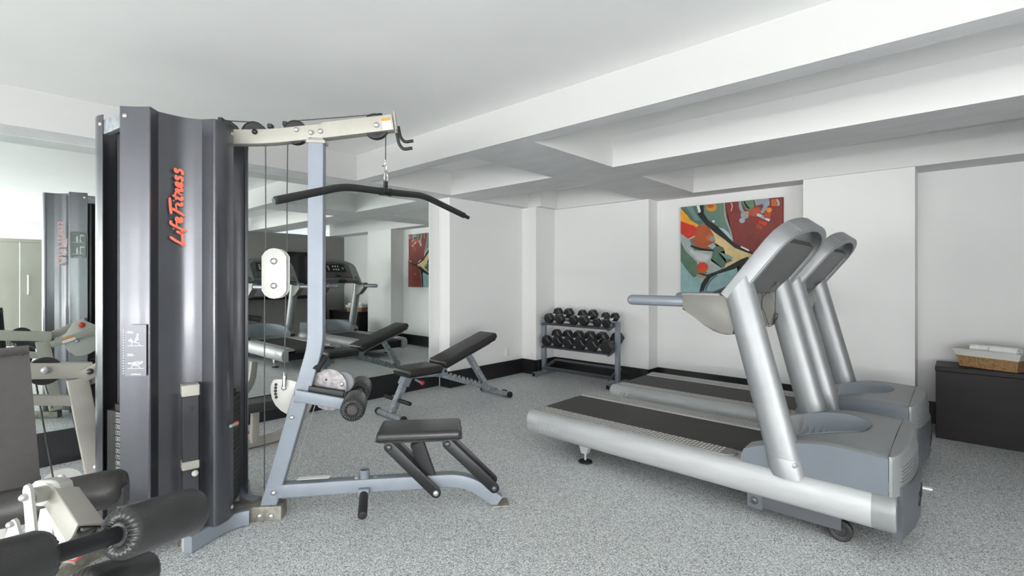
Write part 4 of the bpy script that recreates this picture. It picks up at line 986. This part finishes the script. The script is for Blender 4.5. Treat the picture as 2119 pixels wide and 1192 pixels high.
def hookloop(u, v0, v1, w_, name, m, wob=0, r=.0038):
    t0, t1 = FBR.at(u, v0), FBR.at(u, v1); P = []
    for k in range(16):
        a = 2 * PI * k / 16; P.append(Vector(((t0.x + t1.x) / 2 + w_ * math.sin(a) * math.cos(wob), w_ * math.sin(a) * math.sin(wob), (t0.z + t1.z) / 2 + (t0.z - t1.z) / 2 * math.cos(a))))
    bm = B(); tube(bm, P, r, 8, True); obj(name, bm, m, lb)
hookloop(798.5, 353, 378, .015, 'snap_link', M['chrome'], 0.2); hookloop(798, 331, 356, .011, 'carabiner', M['chrome'], 1.2)
bm = B(); a = FBR.at(796, 341); tube(bm, [a + Vector((-.022, -.01, -.012)), a, a + Vector((.024, .012, .01))], .005, 8); obj('shackle_pin', bm, M['chrome'], lb)

# ------------------------------------------------------------------ LEG CURL STATION in the foreground
lgp = dep(150, 1100, 1.5); LO = Vector((lgp.x, lgp.y, 0))
lg = thing('leg_curl_machine', 'leg curl machine with black foam rollers and white frame, bottom left corner', 'gym machine', LO)
def D_(u, v, d): return dep(u, v, d) - LO
r0, r1 = D_(238, 1108, 1.29), D_(403, 1055, 1.53)
ax_ = (r1 - r0).normalized()
bm = B(); foam_roller(bm, r0, r1, .0685, 26); rr_ = obj('ankle_roller', bm, M['vinyl'], lg, sharp=1.2)
bm = B(); cyl(bm, r1 - ax_ * .01, r1 + ax_ * .022, .019, n=20, bev=.005); obj('roller_cap', bm, M['rubber'], rr_)
a0 = r0 - ax_ * .17; bm = B(); cyl(bm, a0, r0 + ax_ * .03, .0215, n=22); obj('roller_axle', bm, M['blackmetal'], lg)
bm = B(); foam_roller(bm, a0 - ax_ * .24, a0 + ax_ * .005, .0665, 26); obj('ankle_roller', bm, M['vinyl'], lg, sharp=1.2)
l0, l1 = D_(160, 1232, 1.28), D_(300, 1182, 1.50)
bm = B(); foam_roller(bm, l0, l1, .062, 24); lr_ = obj('lower_roller', bm, M['vinyl'], lg, sharp=1.2)
axl = (l1 - l0).normalized(); bm = B(); cyl(bm, l1, l1 + axl * .016, .018, n=18, bev=.004); obj('roller_cap', bm, M['rubber'], lr_)
# upper thigh pad
t0, t1 = D_(-40, 1064, 1.62), D_(262, 1003, 1.78)
axt = (t1 - t0).normalized(); L_ = (t1 - t0).length
bm = B(); lathe(bm, t0, t1, [(0, .03), (0, .06), (L_ - .05, .064), (L_ - .02, .060), (L_ - .004, .048), (L_, .02), (L_, .002)], 36); tp = obj('thigh_pad', bm, M['vinylold'], lg, sharp=1.0)
bm = B(); q = D_(150, 1046, 1.72); q2 = D_(262, 1022, 1.76)
sweep(bm, [q, q2 - Vector((0, 0, .0))], rrect(.045, .07, .01), (0, 0, 1)); obj('pad_wrap', bm, M['vinyl'], tp)
# white swing arm: sleeve, square tube
s0, s1 = D_(62, 1028, 1.42), D_(112, 1016, 1.50)
bm = B(); cyl(bm, s0, s1, .023, n=22); obj('pivot_tube', bm, M['cream'], lg)
bm = B(); cyl(bm, D_(87, 1023, 1.47), D_(95, 1021, 1.48), .034, n=24, bev=.003); obj('pivot_collar', bm, M['white'], lg)
a, b_ = D_(106, 1016, 1.50), D_(132, 1030, 1.47)
bm = B(); dirx = (s1 - s0).normalized()
hp0, hp1 = D_(92, 1021, 1.475), D_(124, 1013, 1.53); hd = (hp1 - hp0).normalized(); hs, hu = hd.cross(Vector((0, 0, 1))).normalized(), Vector((0, 0, 1))
loft(bm, [[p_ + hs * (x * k) + hu * (y * k) for x, y in rrect(.086, .080, .026)] for p_, k in ((hp0, .93), (hp0 + hd * .004, 1), (hp1 - hd * .004, 1), (hp1, .93))]); obj('pivot_housing', bm, M['white'], lg)
bm = B(); cyl(bm, D_(122, 1000, 1.55), D_(131, 998, 1.56), .026, n=22, bev=.004); pn = obj('pivot_nut', bm, M['white'], lg)
q0, q1 = D_(128, 1026, 1.50), D_(182, 1106, 1.335)
dq = (q1 - q0).normalized(); sideq = dirx - dq * dirx.dot(dq); sideq.normalize(); upq = sideq.cross(dq).normalized()
def qbox(name, p0, p1, w1, h1, m, hollow=False):
    bm = B(); d_ = (p1 - p0).normalized(); s = (dirx - d_ * dirx.dot(d_)).normalized(); u = s.cross(d_).normalized(); R = rrect(w1, h1, .004)
    if hollow:
        r2 = rrect(w1 - .010, h1 - .010, .003)
        loft(bm, [[p0 + s * x + u * y for x, y in R], [p1 + s * x + u * y for x, y in R], [p1 + s * x + u * y for x, y in r2], [p1 - d_ * .05 + s * x + u * y for x, y in r2]])
    else: loft(bm, [[p0 + s * x + u * y for x, y in R], [p1 + s * x + u * y for x, y in R]])
    return obj(name, bm, m, lg)
qbox('swing_tube', q0, q1, .068, .056, M['cream'], True)
qbox('inner_tube', q0 + dq * .05, q1 + dq * .035, .045, .036, M['olive'])
qbox('axle_drop', q1 + dq * .0 - upq * .0, r0 - ax_ * .10, .04, .03, M['blackmetal'])
# side plates
def plate3(name, pts, d, th, m):
    bm = B(); P = [D_(u, v, d) for u, v in pts]; n_ = (P[1] - P[0]).cross(P[2] - P[0]).normalized()
    lo = [bm.verts.new(p) for p in P]; hi = [bm.verts.new(p + n_ * th) for p in P]
    bm.faces.new(lo[::-1]); bm.faces.new(hi)
    for i in range(len(P)): bm.faces.new((lo[i], lo[(i + 1) % len(P)], hi[(i + 1) % len(P)], hi[i]))
    return obj(name, bm, m, lg)
plate3('side_plate', [(46, 1016), (49, 1006), (54, 1003), (60, 1006), (63, 1014), (66, 1040), (70, 1075), (74, 1120), (52, 1125), (52, 1090), (49, 1050)], 1.40, .010, M['white'])
q = D_(48, 1030, 1.395); bolt(q, (D_(48, 1030, 1.2) - q), .0105, 'bolt', lg, M['bolt'])
plate3('small_plate', [(8, 1122), (18, 1085), (22, 1077), (28, 1075), (33, 1080), (38, 1098), (44, 1118), (30, 1130)], 1.42, .010, M['white'])
q = D_(20, 1086, 1.415); bolt(q, (D_(20, 1086, 1.2) - q), .009, 'bolt', lg, M['bolt'])
qbox('frame_leg', D_(112, 1050, 1.60), D_(102, 1120, 1.56), .05, .05, M['white'])
qbox('frame_member', D_(126, 1060, 1.58), D_(150, 1150, 1.5), .045, .035, M['white'])
qbox('knee_beam', D_(60, 1110, 1.56), D_(112, 1094, 1.62), .04, .05, M['white'])
# floor beam of the station running to the tower foot
fa, fb_ = onz(118, 1200, 0), onz(262, 1112, 0)
bm = B(); pA = Vector((fa.x, fa.y, .03)) - LO; pB = Vector((fb_.x, fb_.y, .03)) - LO
sweep(bm, [pA + (pA - pB) * .6, pB], rrect(.06, .058, .004), (0, 0, 1)); obj('floor_beam', bm, M['olive'], lg)
pM = pA * .8 + pB * .2
bm = B(); sweep(bm, [Vector((pM.x, pM.y, .05)), Vector((D_(140, 1180, 1.9).x, D_(140, 1180, 1.9).y, .35)), D_(112, 1050, 1.62)], rrect(.055, .055, .004), Vector((D_(140, 1180, 1.9) - D_(40, 1190, 1.9)).normalized())) ; obj('column', bm, M['white'], lg)
bm = B(); q = D_(155, 1152, 1.55); lathe(bm, q + Vector((0, 0, .02)), q - Vector((0, 0, .01)), [(0, .006), (0, .024), (.008, .027), (.02, .022), (.03, .01)], 18); obj('pad_knob', bm, M['red'], lg, label='pink red adjuster knob under the axle')
# backrest
bk0 = D_(-20, 870, 1.93); cz = bk0.z
bm = B(); rr = D_(52, 870, 1.93); rdir = (FW * 0.95 + RT).normalized(); 
tilt = Matrix.Rotation(math.radians(3.6), 4, 'Z')
wp = (D_(57, 870, 1.93) - bk0).length * .92 - .040; hp = (D_(0, 715, 1.93).z - D_(0, 1016, 1.93).z) / 2 - .018; cz -= .018
for_m = frame_mtx(Vector((bk0.x, bk0.y, cz)), rdir, Vector((0, 0, 1)))
box(bm, (-.28, -hp, -.035), (wp, hp, .035), .032, 5, for_m @ tilt); bp_ = obj('back_pad', bm, M['vinylgrey'], lg, sharp=1.0)
bm = B(); box(bm, (-.27, -hp + .02, -.046), (wp - .02, hp - .02, -.022), .008, 2, for_m @ tilt); obj('back_board', bm, M['blackmetal'], bp_)
bm = B(); sweep(bm, [Vector((bk0.x, bk0.y, cz - hp * .8)) + rdir * -.05 + FW * .10, Vector((bk0.x, bk0.y, .05)) + rdir * -.05 + FW * .10], rrect(.05, .05, .004), rdir); obj('back_support', bm, M['white'], lg)
bm = B(); q = Vector((bk0.x, bk0.y, 0)) + rdir * -.05 + FW * .10; box(bm, (q.x - .25, q.y - .03, 0), (q.x + .25, q.y + .03, .06), .005, 1); obj('rear_foot', bm, M['olive'], lg)

# ------------------------------------------------------------------ TREADMILLS
OX, OY = -1.30, 3.225
def make_treadmill(label):
    t = thing('treadmill', label, 'treadmill', (OX, OY, 0), 0, 'silver treadmills')
    X = lambda x: x - OX
    xb, xf = X(-2.415), X(-.305)
    def railprof(sg):
        o_ = [(-.385, .302), (-.408, .298), (-.428, .282), (-.441, .255), (-.446, .220), (-.442, .183), (-.428, .150), (-.408, .132), (-.38, .124), (-.345, .124), (-.345, .285), (-.36, .300)]
        return [(y * -sg, z) for y, z in o_]
    for sg in (-1, 1):
        pr = railprof(sg); bm = B()
        rings = []
        for x, k in ((xb, .90), (xb + .006, .97), (xb + .016, 1.0), (xf, 1.0)):
            rings.append([Vector((x, (y - sg * .39) * k + sg * .39, (z - .21) * k + .21)) for y, z in pr])
        loft(bm, rings); rl = obj('side_rail', bm, M['rail'], t)
        if sg == -1:
            bm = B(); script_logo(bm, (X(-2.315), -.4465, .195), (1, 0, -.02), (0, 0, 1), (0, -1, 0), .045, .21, .0050, .0010); obj('brand_logo', bm, M['palelogo'], rl, smooth=False)
        bm = B(); rings = [[Vector((x, (y - sg * .38) * k + sg * .38, (z - .21) * k + .21)) for y, z in pr] for x, k in ((xf, 1.0), (X(-.235), 1.0), (X(-.222), .97), (X(-.214), .90))]
        loft(bm, rings); obj('rail_end', bm, M['hood'], t)
        # anti-slip strip
        y0, y1 = (-.388, -.268) if sg < 0 else (.268, .388)
        x1 = X(-.93); pl = [(xb + .03, y0), (x1 - .05, y0)] + [(x1 - .05 + .05 * math.sin(a * PI / 6), (y0 + y1) / 2 - (y1 - y0) / 2 * math.cos(a * PI / 6)) for a in range(1, 6)] + [(x1 - .05, y1), (xb + .03, y1)]
        bm = B(); prism(bm, pl, (0, 0, 0), (1, 0, 0), (0, 1, 0), (0, 0, 1), .298, .3055)
        nx = 62
        for i in range(nx):
            for j in range(5):
                x = xb + .045 + (x1 - xb - .11) * i / nx; y = y0 + .014 + .0225 * j + (.006 if i % 2 else 0); a = .8 if (i + j) % 2 else -.8
                u_ = Vector((math.cos(a), math.sin(a), 0)) * .0105; v_ = Vector((-math.sin(a), math.cos(a), 0)) * .0042; c = Vector((x, y, .3054)); tp_ = c + Vector((0, 0, .0028))
                q = [bm.verts.new(c + u_), bm.verts.new(c + v_), bm.verts.new(c - u_), bm.verts.new(c - v_)]; e_ = [bm.verts.new(tp_ + u_ * .4), bm.verts.new(tp_ - u_ * .4)]
                for ff in ((q[0], q[1], e_[0]), (q[1], q[2], e_[1], e_[0]), (q[2], q[3], e_[1]), (q[3], q[0], e_[0], e_[1])): bm.faces.new(ff).material_index = 1
        obj('foot_rail', bm, [M['tread'], M['stud']], t, smooth=False)
        bm = B(); box(bm, (xb + .02, (y0 - .002) if sg < 0 else y0 - .014, .270), (X(-.62), (y1 + .014) if sg < 0 else y1 + .002, .298), .003, 1); obj('deck_edge', bm, M['rail'], t)
    bm = B(); box(bm, (xb + .01, -.256, .255), (X(-.50), .256, .290), 0)
    cyl(bm, (xb + .018, -.256, .262), (xb + .018, .256, .262), .028, n=20); obj('running_belt', bm, M['belt'], t)
    bm = B(); box(bm, (xb + .05, -.345, .14), (X(-.3), .345, .25)); obj('under_frame', bm, M['blackmetal'], t)
    # hood as a modelled surface
    def zt(x, y):
        ay = abs(y); xbk = X(-.885) + (0 if ay > .30 else 0)
        f = (x - X(-.885)) / (X(-.24) - X(-.885)); f = min(max(f, 0), 1)
        ztop = .372 + .118 * math.sin(min(f * 1.35, 1) * PI / 2) ** .9 - .012 * max(0, f - .6) / .4
        # scoop over the belt
        if ay < .325:
            xs = X(-.455) - .36 * (ay / .325) ** 2.6
            g = (x - xs) / .105; g = min(max(g, 0), 1); g = g * g * (3 - 2 * g)
            zc = .296 + (ztop + .018 * (1 - (ay / .325) ** 2) - .296) * g; ztop = zc
        return ztop
    bm = B(); xs_ = [X(-.885) + (X(-.243) - X(-.885)) * i / 44 for i in range(45)]; ys_ = [-.412 + .824 * j / 48 for j in range(49)]
    gv = []
    for i, x in enumerate(xs_):
        row = []
        for j, y in enumerate(ys_):
            e = 0
            if j in (0, 48): e = .012
            elif j in (1, 47): e = .003
            z = zt(x, y) - e
            if i == 0: z -= .03
            elif i == 1: z -= .010
            row.append(bm.verts.new((x, y, z)))
        gv.append(row)
    for i in range(44):
        for j in range(48): bm.faces.new((gv[i][j], gv[i + 1][j], gv[i + 1][j + 1], gv[i][j + 1]))
    obj('motor_hood', bm, M['hood'], t, sharp=.9)
    for j, nm_ in ((0, 'n'), (48, 'f')):
        bm = B(); y = ys_[j]; sgn = -1 if j == 0 else 1
        up_ = [Vector((x, y + sgn * .0, zt(x, y) - .0105 - (.03 if i == 0 else 0))) for i, x in enumerate(xs_)]; lo_ = [Vector((p.x, y, .296)) for p in up_]
        loft(bm, [up_, lo_], closed=False); 
        bmesh.ops.solidify(bm, geom=bm.faces[:], thickness=.006); obj('hood_side', bm, M['hoodside'], t)
        # inner blue flank of the scoop
        bm = B(); inner = []
        for sgy in (1,):
            tp2, bt2 = [], []
            for k in range(25):
                ay = .325 - .325 * k / 24 * .98; xs = X(-.455) - .36 * (ay / .325) ** 2.6
                tp2.append(Vector((xs + .10, sgn * ay, zt(xs + .10, sgn * ay) + .003))); bt2.append(Vector((xs + .004, sgn * ay, .2975)))
            mid2 = [Vector((a.x * .55 + b2.x * .45, a.y, zt(a.x * .55 + b2.x * .45, a.y) + .0035)) for a, b2 in zip(tp2, bt2)]
            m3 = [Vector((a.x * .8 + b2.x * .2, a.y, zt(a.x * .8 + b2.x * .2, a.y) + .0035)) for a, b2 in zip(tp2, bt2)]
            m5 = [Vector((a.x * .28 + b2.x * .72, a.y, zt(a.x * .28 + b2.x * .72, a.y) + .0035)) for a, b2 in zip(tp2, bt2)]
            loft(bm, [tp2, m3, mid2, m5, bt2], closed=False)
        obj('scoop_liner', bm, M['hoodside'], t, sharp=.9)
    # nose cap
    def nose(y): return X(-.243) + .014 + .064 * math.cos(y / .412 * PI / 2) ** .55
    bm = B(); rings = []
    for z, k in ((.296, 1.0), (.425, 1.0), (.452, .985), (.468, .93), (.4765, .84), (.478, .70)):
        ring = [Vector((X(-.241), -.412, z))]
        for j in range(25): y = -.412 + .824 * j / 24; ring.append(Vector((X(-.241) + (nose(y) - X(-.241)) * k, y * (1 if k > .95 else .99), z + max(0, z - .43) * .36 * (1 - (y / .412) ** 2))))
        ring.append(Vector((X(-.241), .412, z)))
        for j in range(1, 24): y = .412 - .824 * j / 24; ring.append(Vector((X(-.241), y, z + max(0, z - .43) * .36 * (1 - (y / .412) ** 2))))
        rings.append(ring)
    loft(bm, rings); obj('nose_cap', bm, M['hood'], t, sharp=.8)
    bm = B()
    for i in range(7):
        z = .318 + i * .017; pts = [Vector((nose(y) + .0015, y, z)) for y in [-.36 + .72 * j / 20 for j in range(21)]]; tube(bm, pts, .0035, 6)
    obj('nose_ribs', bm, M['hood'], t)
    bm = B(); rings = []
    for z, k in ((.095, .9), (.105, 1), (.325, 1), (.335, .94)):
        ring = [Vector((X(-.235), -.36, z))]
        for j in range(21): y = -.37 + .74 * j / 20; ring.append(Vector((X(-.235) + (.022 + .064 * math.cos(y / .40 * PI / 2) ** .6) * k, y, z)))
        ring.append(Vector((X(-.235), .36, z))); rings.append(ring)
    loft(bm, rings); obj('front_bumper', bm, M['bumper'], t, sharp=.8)
    bm = B(); box(bm, (X(-.18), -.10, .17), (X(-.146), .10, .235), .008, 2); obj('bumper_slot', bm, M['rubber'], t)
    # feet and wheels
    for sg in (-1, 1):
        y = sg * .345
        bm = B(); lathe(bm, (X(-1.947), y, 0), (X(-1.947), y, .1), [(0, .046), (.004, .05), (.010, .046), (.014, .014), (.018, .01), (.018, .002)], 26); f_ = obj('levelling_foot', bm, M['rubber'], t)
        bm = B(); cyl(bm, (X(-1.947), y, .012), (X(-1.947), y, .13), .008, n=12); prism(bm, [(-.045, .13), (-.02, .065), (.02, .065), (.045, .13)], (X(-1.947), y, 0), *XZ, -.022, .022); obj('foot_bracket', bm, M['rail'], t)
        bm = B(); lathe(bm, (X(-.437), y - .022, .052), (X(-.437), y + .022, .052), [(0, .012), (.0, .022), (.004, .026), (.001, .034), (.001, .046), (.006, .052), (.038, .052), (.043, .046), (.043, .01)], 30); obj('transport_wheel', bm, M['rubber'], t)
        bm = B(); box(bm, (X(-.84), y - .03, .055), (X(-.43), y + .02, .125), .004, 1); lf = obj('lift_frame', bm, mat('lift_frame_grey', (.075, .08, .09), .45, .2) if 'lift_frame_grey' not in bpy.data.materials else bpy.data.materials['lift_frame_grey'], t)
        bm = B(); box(bm, (X(-.865), y - .036, .045), (X(-.785), y + .026, .13), .004, 1)
        obj('lift_block', bm, M['bumper'], t)
        bm = B(); lathe(bm, (X(-.825), y - sg * -.038, .088), (X(-.825), y + sg * .044, .088), [(0, .02), (.004, .018), (.004, .012), (.006, .008), (.006, .001)], 18); obj('lift_bolt', bm, M['darkbolt'], t)
    # uprights (raked oval tubes, cut to the console plane at the top)
    tau = Vector((.616, 0, .788)); nu = Vector((-.788, 0, .616))       # along the console, towards the runner
    def post(sg):
        y = sg * .388; bm = B()
        cb, ctp = Vector((X(-.658), y, .286)), Vector((X(-.904), y, 1.245))
        n = 28; rings = []
        dirp = (ctp - cb).normalized()
        for k in range(6):
            f = k / 5; c = cb.lerp(ctp, f); ex = Vector((1, 0, 0)) * (1 - f ** 3) + Vector((tau.x, 0, tau.z)) * f ** 3 * 1.0
            # cross-section always fits the tube; top ring lies in the console plane
            ring = []
            for j in range(n):
                a = 2 * PI * j / n; lx, ly = .083 * math.cos(a), .064 * math.sin(a)
                base = c + Vector((lx, ly, 0))
                if f == 1:
                    # slide along the tube onto the plane through ctp spanned by tau and y
                    s_ = -(base - ctp).dot(nu) / dirp.dot(nu); base = base + dirp * s_
                ring.append(base)
            rings.append(ring)
        loft(bm, rings); p = obj('upright', bm, M['silver'], t)
        bolt(Vector((X(-.676) + .059, y - .046, .345)), (.66, -.75, 0), .017, 'cover_cap', p, M['silver'], .006)
        bm = B(); rings = []
        for z_, e in ((.288, .0035), (.375, .0035), (.385, .001)):
            c = cb.lerp(ctp, (z_ - .3) / .945); rings.append([c + Vector(((.083 + e) * math.cos(2 * PI * j / n), (.064 + e) * math.sin(2 * PI * j / n), 0)) for j in range(n)])
        loft(bm, rings); obj('post_sleeve', bm, M['silver'], p)
    post(-1); post(1)
    # console: arch band
    Q = Vector((X(-.935), 0, 1.215))                                     # centre of band at its lower end (mid depth)
    def cpt(w_, l, d_=0.0): return Q + Vector((0, w_, 0)) + tau * l + nu * d_
    W_ = .405
    arch = [(-W_, -.035), (-W_, .33), (-W_ + .018, .385), (-W_ + .065, .425)]
    topc = [(-.28, .452), (-.20, .474), (-.10, .490), (0, .496), (.10, .490), (.20, .474), (.28, .452)]
    archr = [(-a, b2) for a, b2 in arch[::-1]]
    prof = rrect(.034, .088, .006)
    def band(pts, name, m, p_):
        bm = B(); sweep(bm, [cpt(a, b2) for a, b2 in pts], p_, nu); return obj(name, bm, m, t)
    band(arch + [(-.28, .452)], 'console_frame', M['silver'], prof); band([(.28, .452)] + archr, 'console_frame', M['silver'], prof)
    band([(-.30, .4455)] + topc + [(.30, .4455)], 'console_top', M['hood'], rrect(.036, .090, .006))
    bk_pts = arch + [(-.28, .452)] + topc[1:-1] + [(.28, .452)] + archr
    bm = B(); sweep(bm, [cpt(a, b2, -.0465) for a, b2 in bk_pts], rrect(.037, .008, .002), nu); obj('frame_rim', bm, M['hood'], t)
    # housing
    full = [(-W_ + .012, .045), (-W_ + .012, .33), (-W_ + .03, .375), (-W_ + .07, .412)] + [(a, b2 - .012) for a, b2 in topc] + [(W_ - .07, .412), (W_ - .03, .375), (W_ - .012, .33), (W_ - .012, .045)]
    bm = B(); prism(bm, full, Q, (0, 1, 0), tau, nu, .010, .036); obj('console_shell', bm, M['hood'], t)
    back = [(-.375, .015), (-.375, .32), (-.33, .385), (.33, .385), (.375, .32), (.375, .015)]
    bm = B(); vs0 = [cpt(a, b2, .012) for a, b2 in back]; vs1 = [cpt(a * .985, .015 + (b2 - .015) * .97, -.030) for a, b2 in back]; loft(bm, [vs0, vs1]); bh = obj('console_back', bm, M['consoledark'], t, sharp=.3)
    bm = B(); prism(bm, [(.06, .395), (.13, .395), (.13, .43), (.06, .43)], Q, (0, 1, 0), tau, nu, .0085, .0102); obj('rating_label', bm, M['plac'], t)
    face = [(-.27, .07), (-.27, .36), (-.2, .43), (0, .455), (.2, .43), (.27, .36), (.27, .07)]
    bm = B(); prism(bm, face, Q, (0, 1, 0), tau, nu, .036, .044, bev=.002); cf = obj('console_face', bm, M['consoleface'], t)
    bm = B(); prism(bm, [(-.20, .21), (.20, .21), (.18, .39), (-.18, .39)], Q, (0, 1, 0), tau, nu, .044, .0455); scn = obj('display', bm, M['screen'], cf)
    bm = B()
    for a, b2 in [(.06 - .05 * i, .34) for i in range(3)] + [(.05 - .045 * i, .265) for i in range(3)]: prism(bm, circ(a, b2, .012, 8, .018), Q, (0, 1, 0), tau, nu, .0455, .0468)
    for i in range(4): prism(bm, [(-.15, .25 + i * .03), (-.12, .25 + i * .03), (-.12, .262 + i * .03), (-.15, .262 + i * .03)], Q, (0, 1, 0), tau, nu, .0455, .0468)
    prism(bm, [(.12, .295), (.17, .295), (.17, .302), (.12, .302)], Q, (0, 1, 0), tau, nu, .0455, .0468); prism(bm, [(.141, .27), (.148, .27), (.148, .325), (.141, .325)], Q, (0, 1, 0), tau, nu, .0455, .0468)
    obj('display_marks', bm, M['ink'], scn, smooth=False)
    bm = B(); prism(bm, circ(0, .115, .06, 14, .018), Q, (0, 1, 0), tau, nu, .044, .050); obj('control_pad', bm, M['screen'], cf)
    bm = B(); prism(bm, circ(.20, .10, .014, 14), Q, (0, 1, 0), tau, nu, .044, .058); obj('stop_button', bm, M['red'], cf, label='red stop button')
    for sg in (-1, 1):
        bm = B(); side = [(sg * .275, .02), (sg * .275, .36), (sg * .30, .40), (sg * .385, .35), (sg * .39, .0)]
        prism(bm, side if sg > 0 else side[::-1], Q, (0, 1, 0), tau, nu, .030, .042, bev=.002); sp3 = obj('side_panel', bm, M['silver'], t)
        c = cpt(sg * .345, .06, .042); bm = B(); lathe(bm, c, c + nu, [(0, .046), (.006, .046), (.008, .040), (.008, .036), (-.004, .030), (-.004, .001)], 26); obj('cup_holder', bm, M['hood'], sp3)
        # arm bracket and handle
        pl = [(X(-1.218), 1.203), (X(-.93), 1.203), (X(-.90), 1.10), (X(-.93), .985)] + [(X(a_), b3) for a_, b3 in ((-.965, .980), (-1.0, .984), (-1.04, .997), (-1.08, 1.020), (-1.12, 1.050), (-1.155, 1.076), (-1.19, 1.098), (-1.222, 1.112))]
        bm = B(); prism(bm, pl, (0, sg * .365, 0), *XZ, -.042, .042, bev=.012); obj('arm_bracket', bm, M['bracket'], t)
        bm = B(); a = X(-1.60)
        lathe(bm, (a, sg * .365, 1.158), (X(-1.20), sg * .365, 1.158), [(0, .004), (.004, .018), (.014, .028), (.030, .0325), (.36, .0325), (.39, .0325)], 26); obj('hand_rail', bm, M['bluehandle'], t)
        bm = B(); box(bm, (X(-1.228), sg * .365 - .038, 1.19), (X(-1.0), sg * .365 + .038, 1.213), .008, 2); obj('arm_top', bm, M['hood'], t)
    # grab bar across
    pts = [(-.365, -1.12, 1.185), (-.28, -1.11, 1.19), (-.12, -1.06, 1.235), (0, -1.05, 1.245), (.12, -1.06, 1.235), (.28, -1.11, 1.19), (.365, -1.12, 1.185)]
    bm = B(); tube(bm, crom([(X(b2), a, c) for a, b2, c in pts], 5), .014, 12); gb = obj('grab_bar', bm, M['consoledark'], t)
    bm = B(); lathe(bm, (X(-1.05), -.09, 1.245), (X(-1.05), .09, 1.245), [(0, .01), (.01, .018), (.05, .034), (.13, .034), (.17, .018), (.18, .01)], 20); obj('pulse_sensor', bm, M['rubber'], gb)
    bm = B(); prism(bm, [(-.375, -.03), (.375, -.03), (.36, .055), (-.36, .055)], Q, (0, 1, 0), tau, nu, .012, .034); obj('lower_tray', bm, M['consoledark'], t)
    return t
tm1 = make_treadmill('nearer silver treadmill with a black belt, front of the two')
def copy_tree(src, parent=None):
    c = src.copy(); COL.objects.link(c)
    if parent is not None: c.parent = parent
    for ch in list(src.children): copy_tree(ch, c)
    return c
tm2 = copy_tree(tm1); tm2.location = (OX, OY + 1.185, 0); tm2['label'] = 'farther silver treadmill, behind the nearer one and next to the far wall'
# safety cords tied below each console
def cord(dy, variant, lab):
    t = thing('safety_cord', lab, 'safety cord', (-.88, OY + dy + .1, 1.25), 0, 'treadmill safety cords')
    b0 = Vector((-.88, OY + dy + .1, 1.25))
    def q(u, v, y): return ony(u, v, y) - b0
    y = OY + dy + .12; bm = B()
    if variant == 0:
        tube(bm, crom([q(1576, 583, y), q(1577, 625, y), q(1575, 655, y), q(1580, 670, y), q(1592, 676, y), q(1604, 665, y), q(1604, 640, y), q(1606, 583, y)], 5), .0022, 6)
        tube(bm, crom([q(1608, 583, y), q(1576, 620, y), q(1583, 650, y), q(1592, 676, y)], 5), .0020, 6)
        tube(bm, crom([q(1604, 664, y), q(1603, 650, y), q(1609, 650, y), q(1608, 658, y), q(1604, 664, y)], 4), .003, 6)
    else:
        tube(bm, crom([q(1673, 583, y), q(1672, 600, y), q(1671, 607, y)], 4), .0024, 6); tube(bm, crom([q(1670, 588, y), q(1685, 588, y), q(1700, 584, y)], 4), .002, 6)
        tube(bm, crom([q(1694, 583, y), q(1680, 600, y), q(1671, 608, y)], 4), .002, 6)
    obj('cord', bm, M['rubber'], t)
cord(.03, 0, 'thin black safety cord hanging in a loop under the nearer treadmill console')
cord(1.185, 1, 'thin black safety cord under the farther treadmill console')
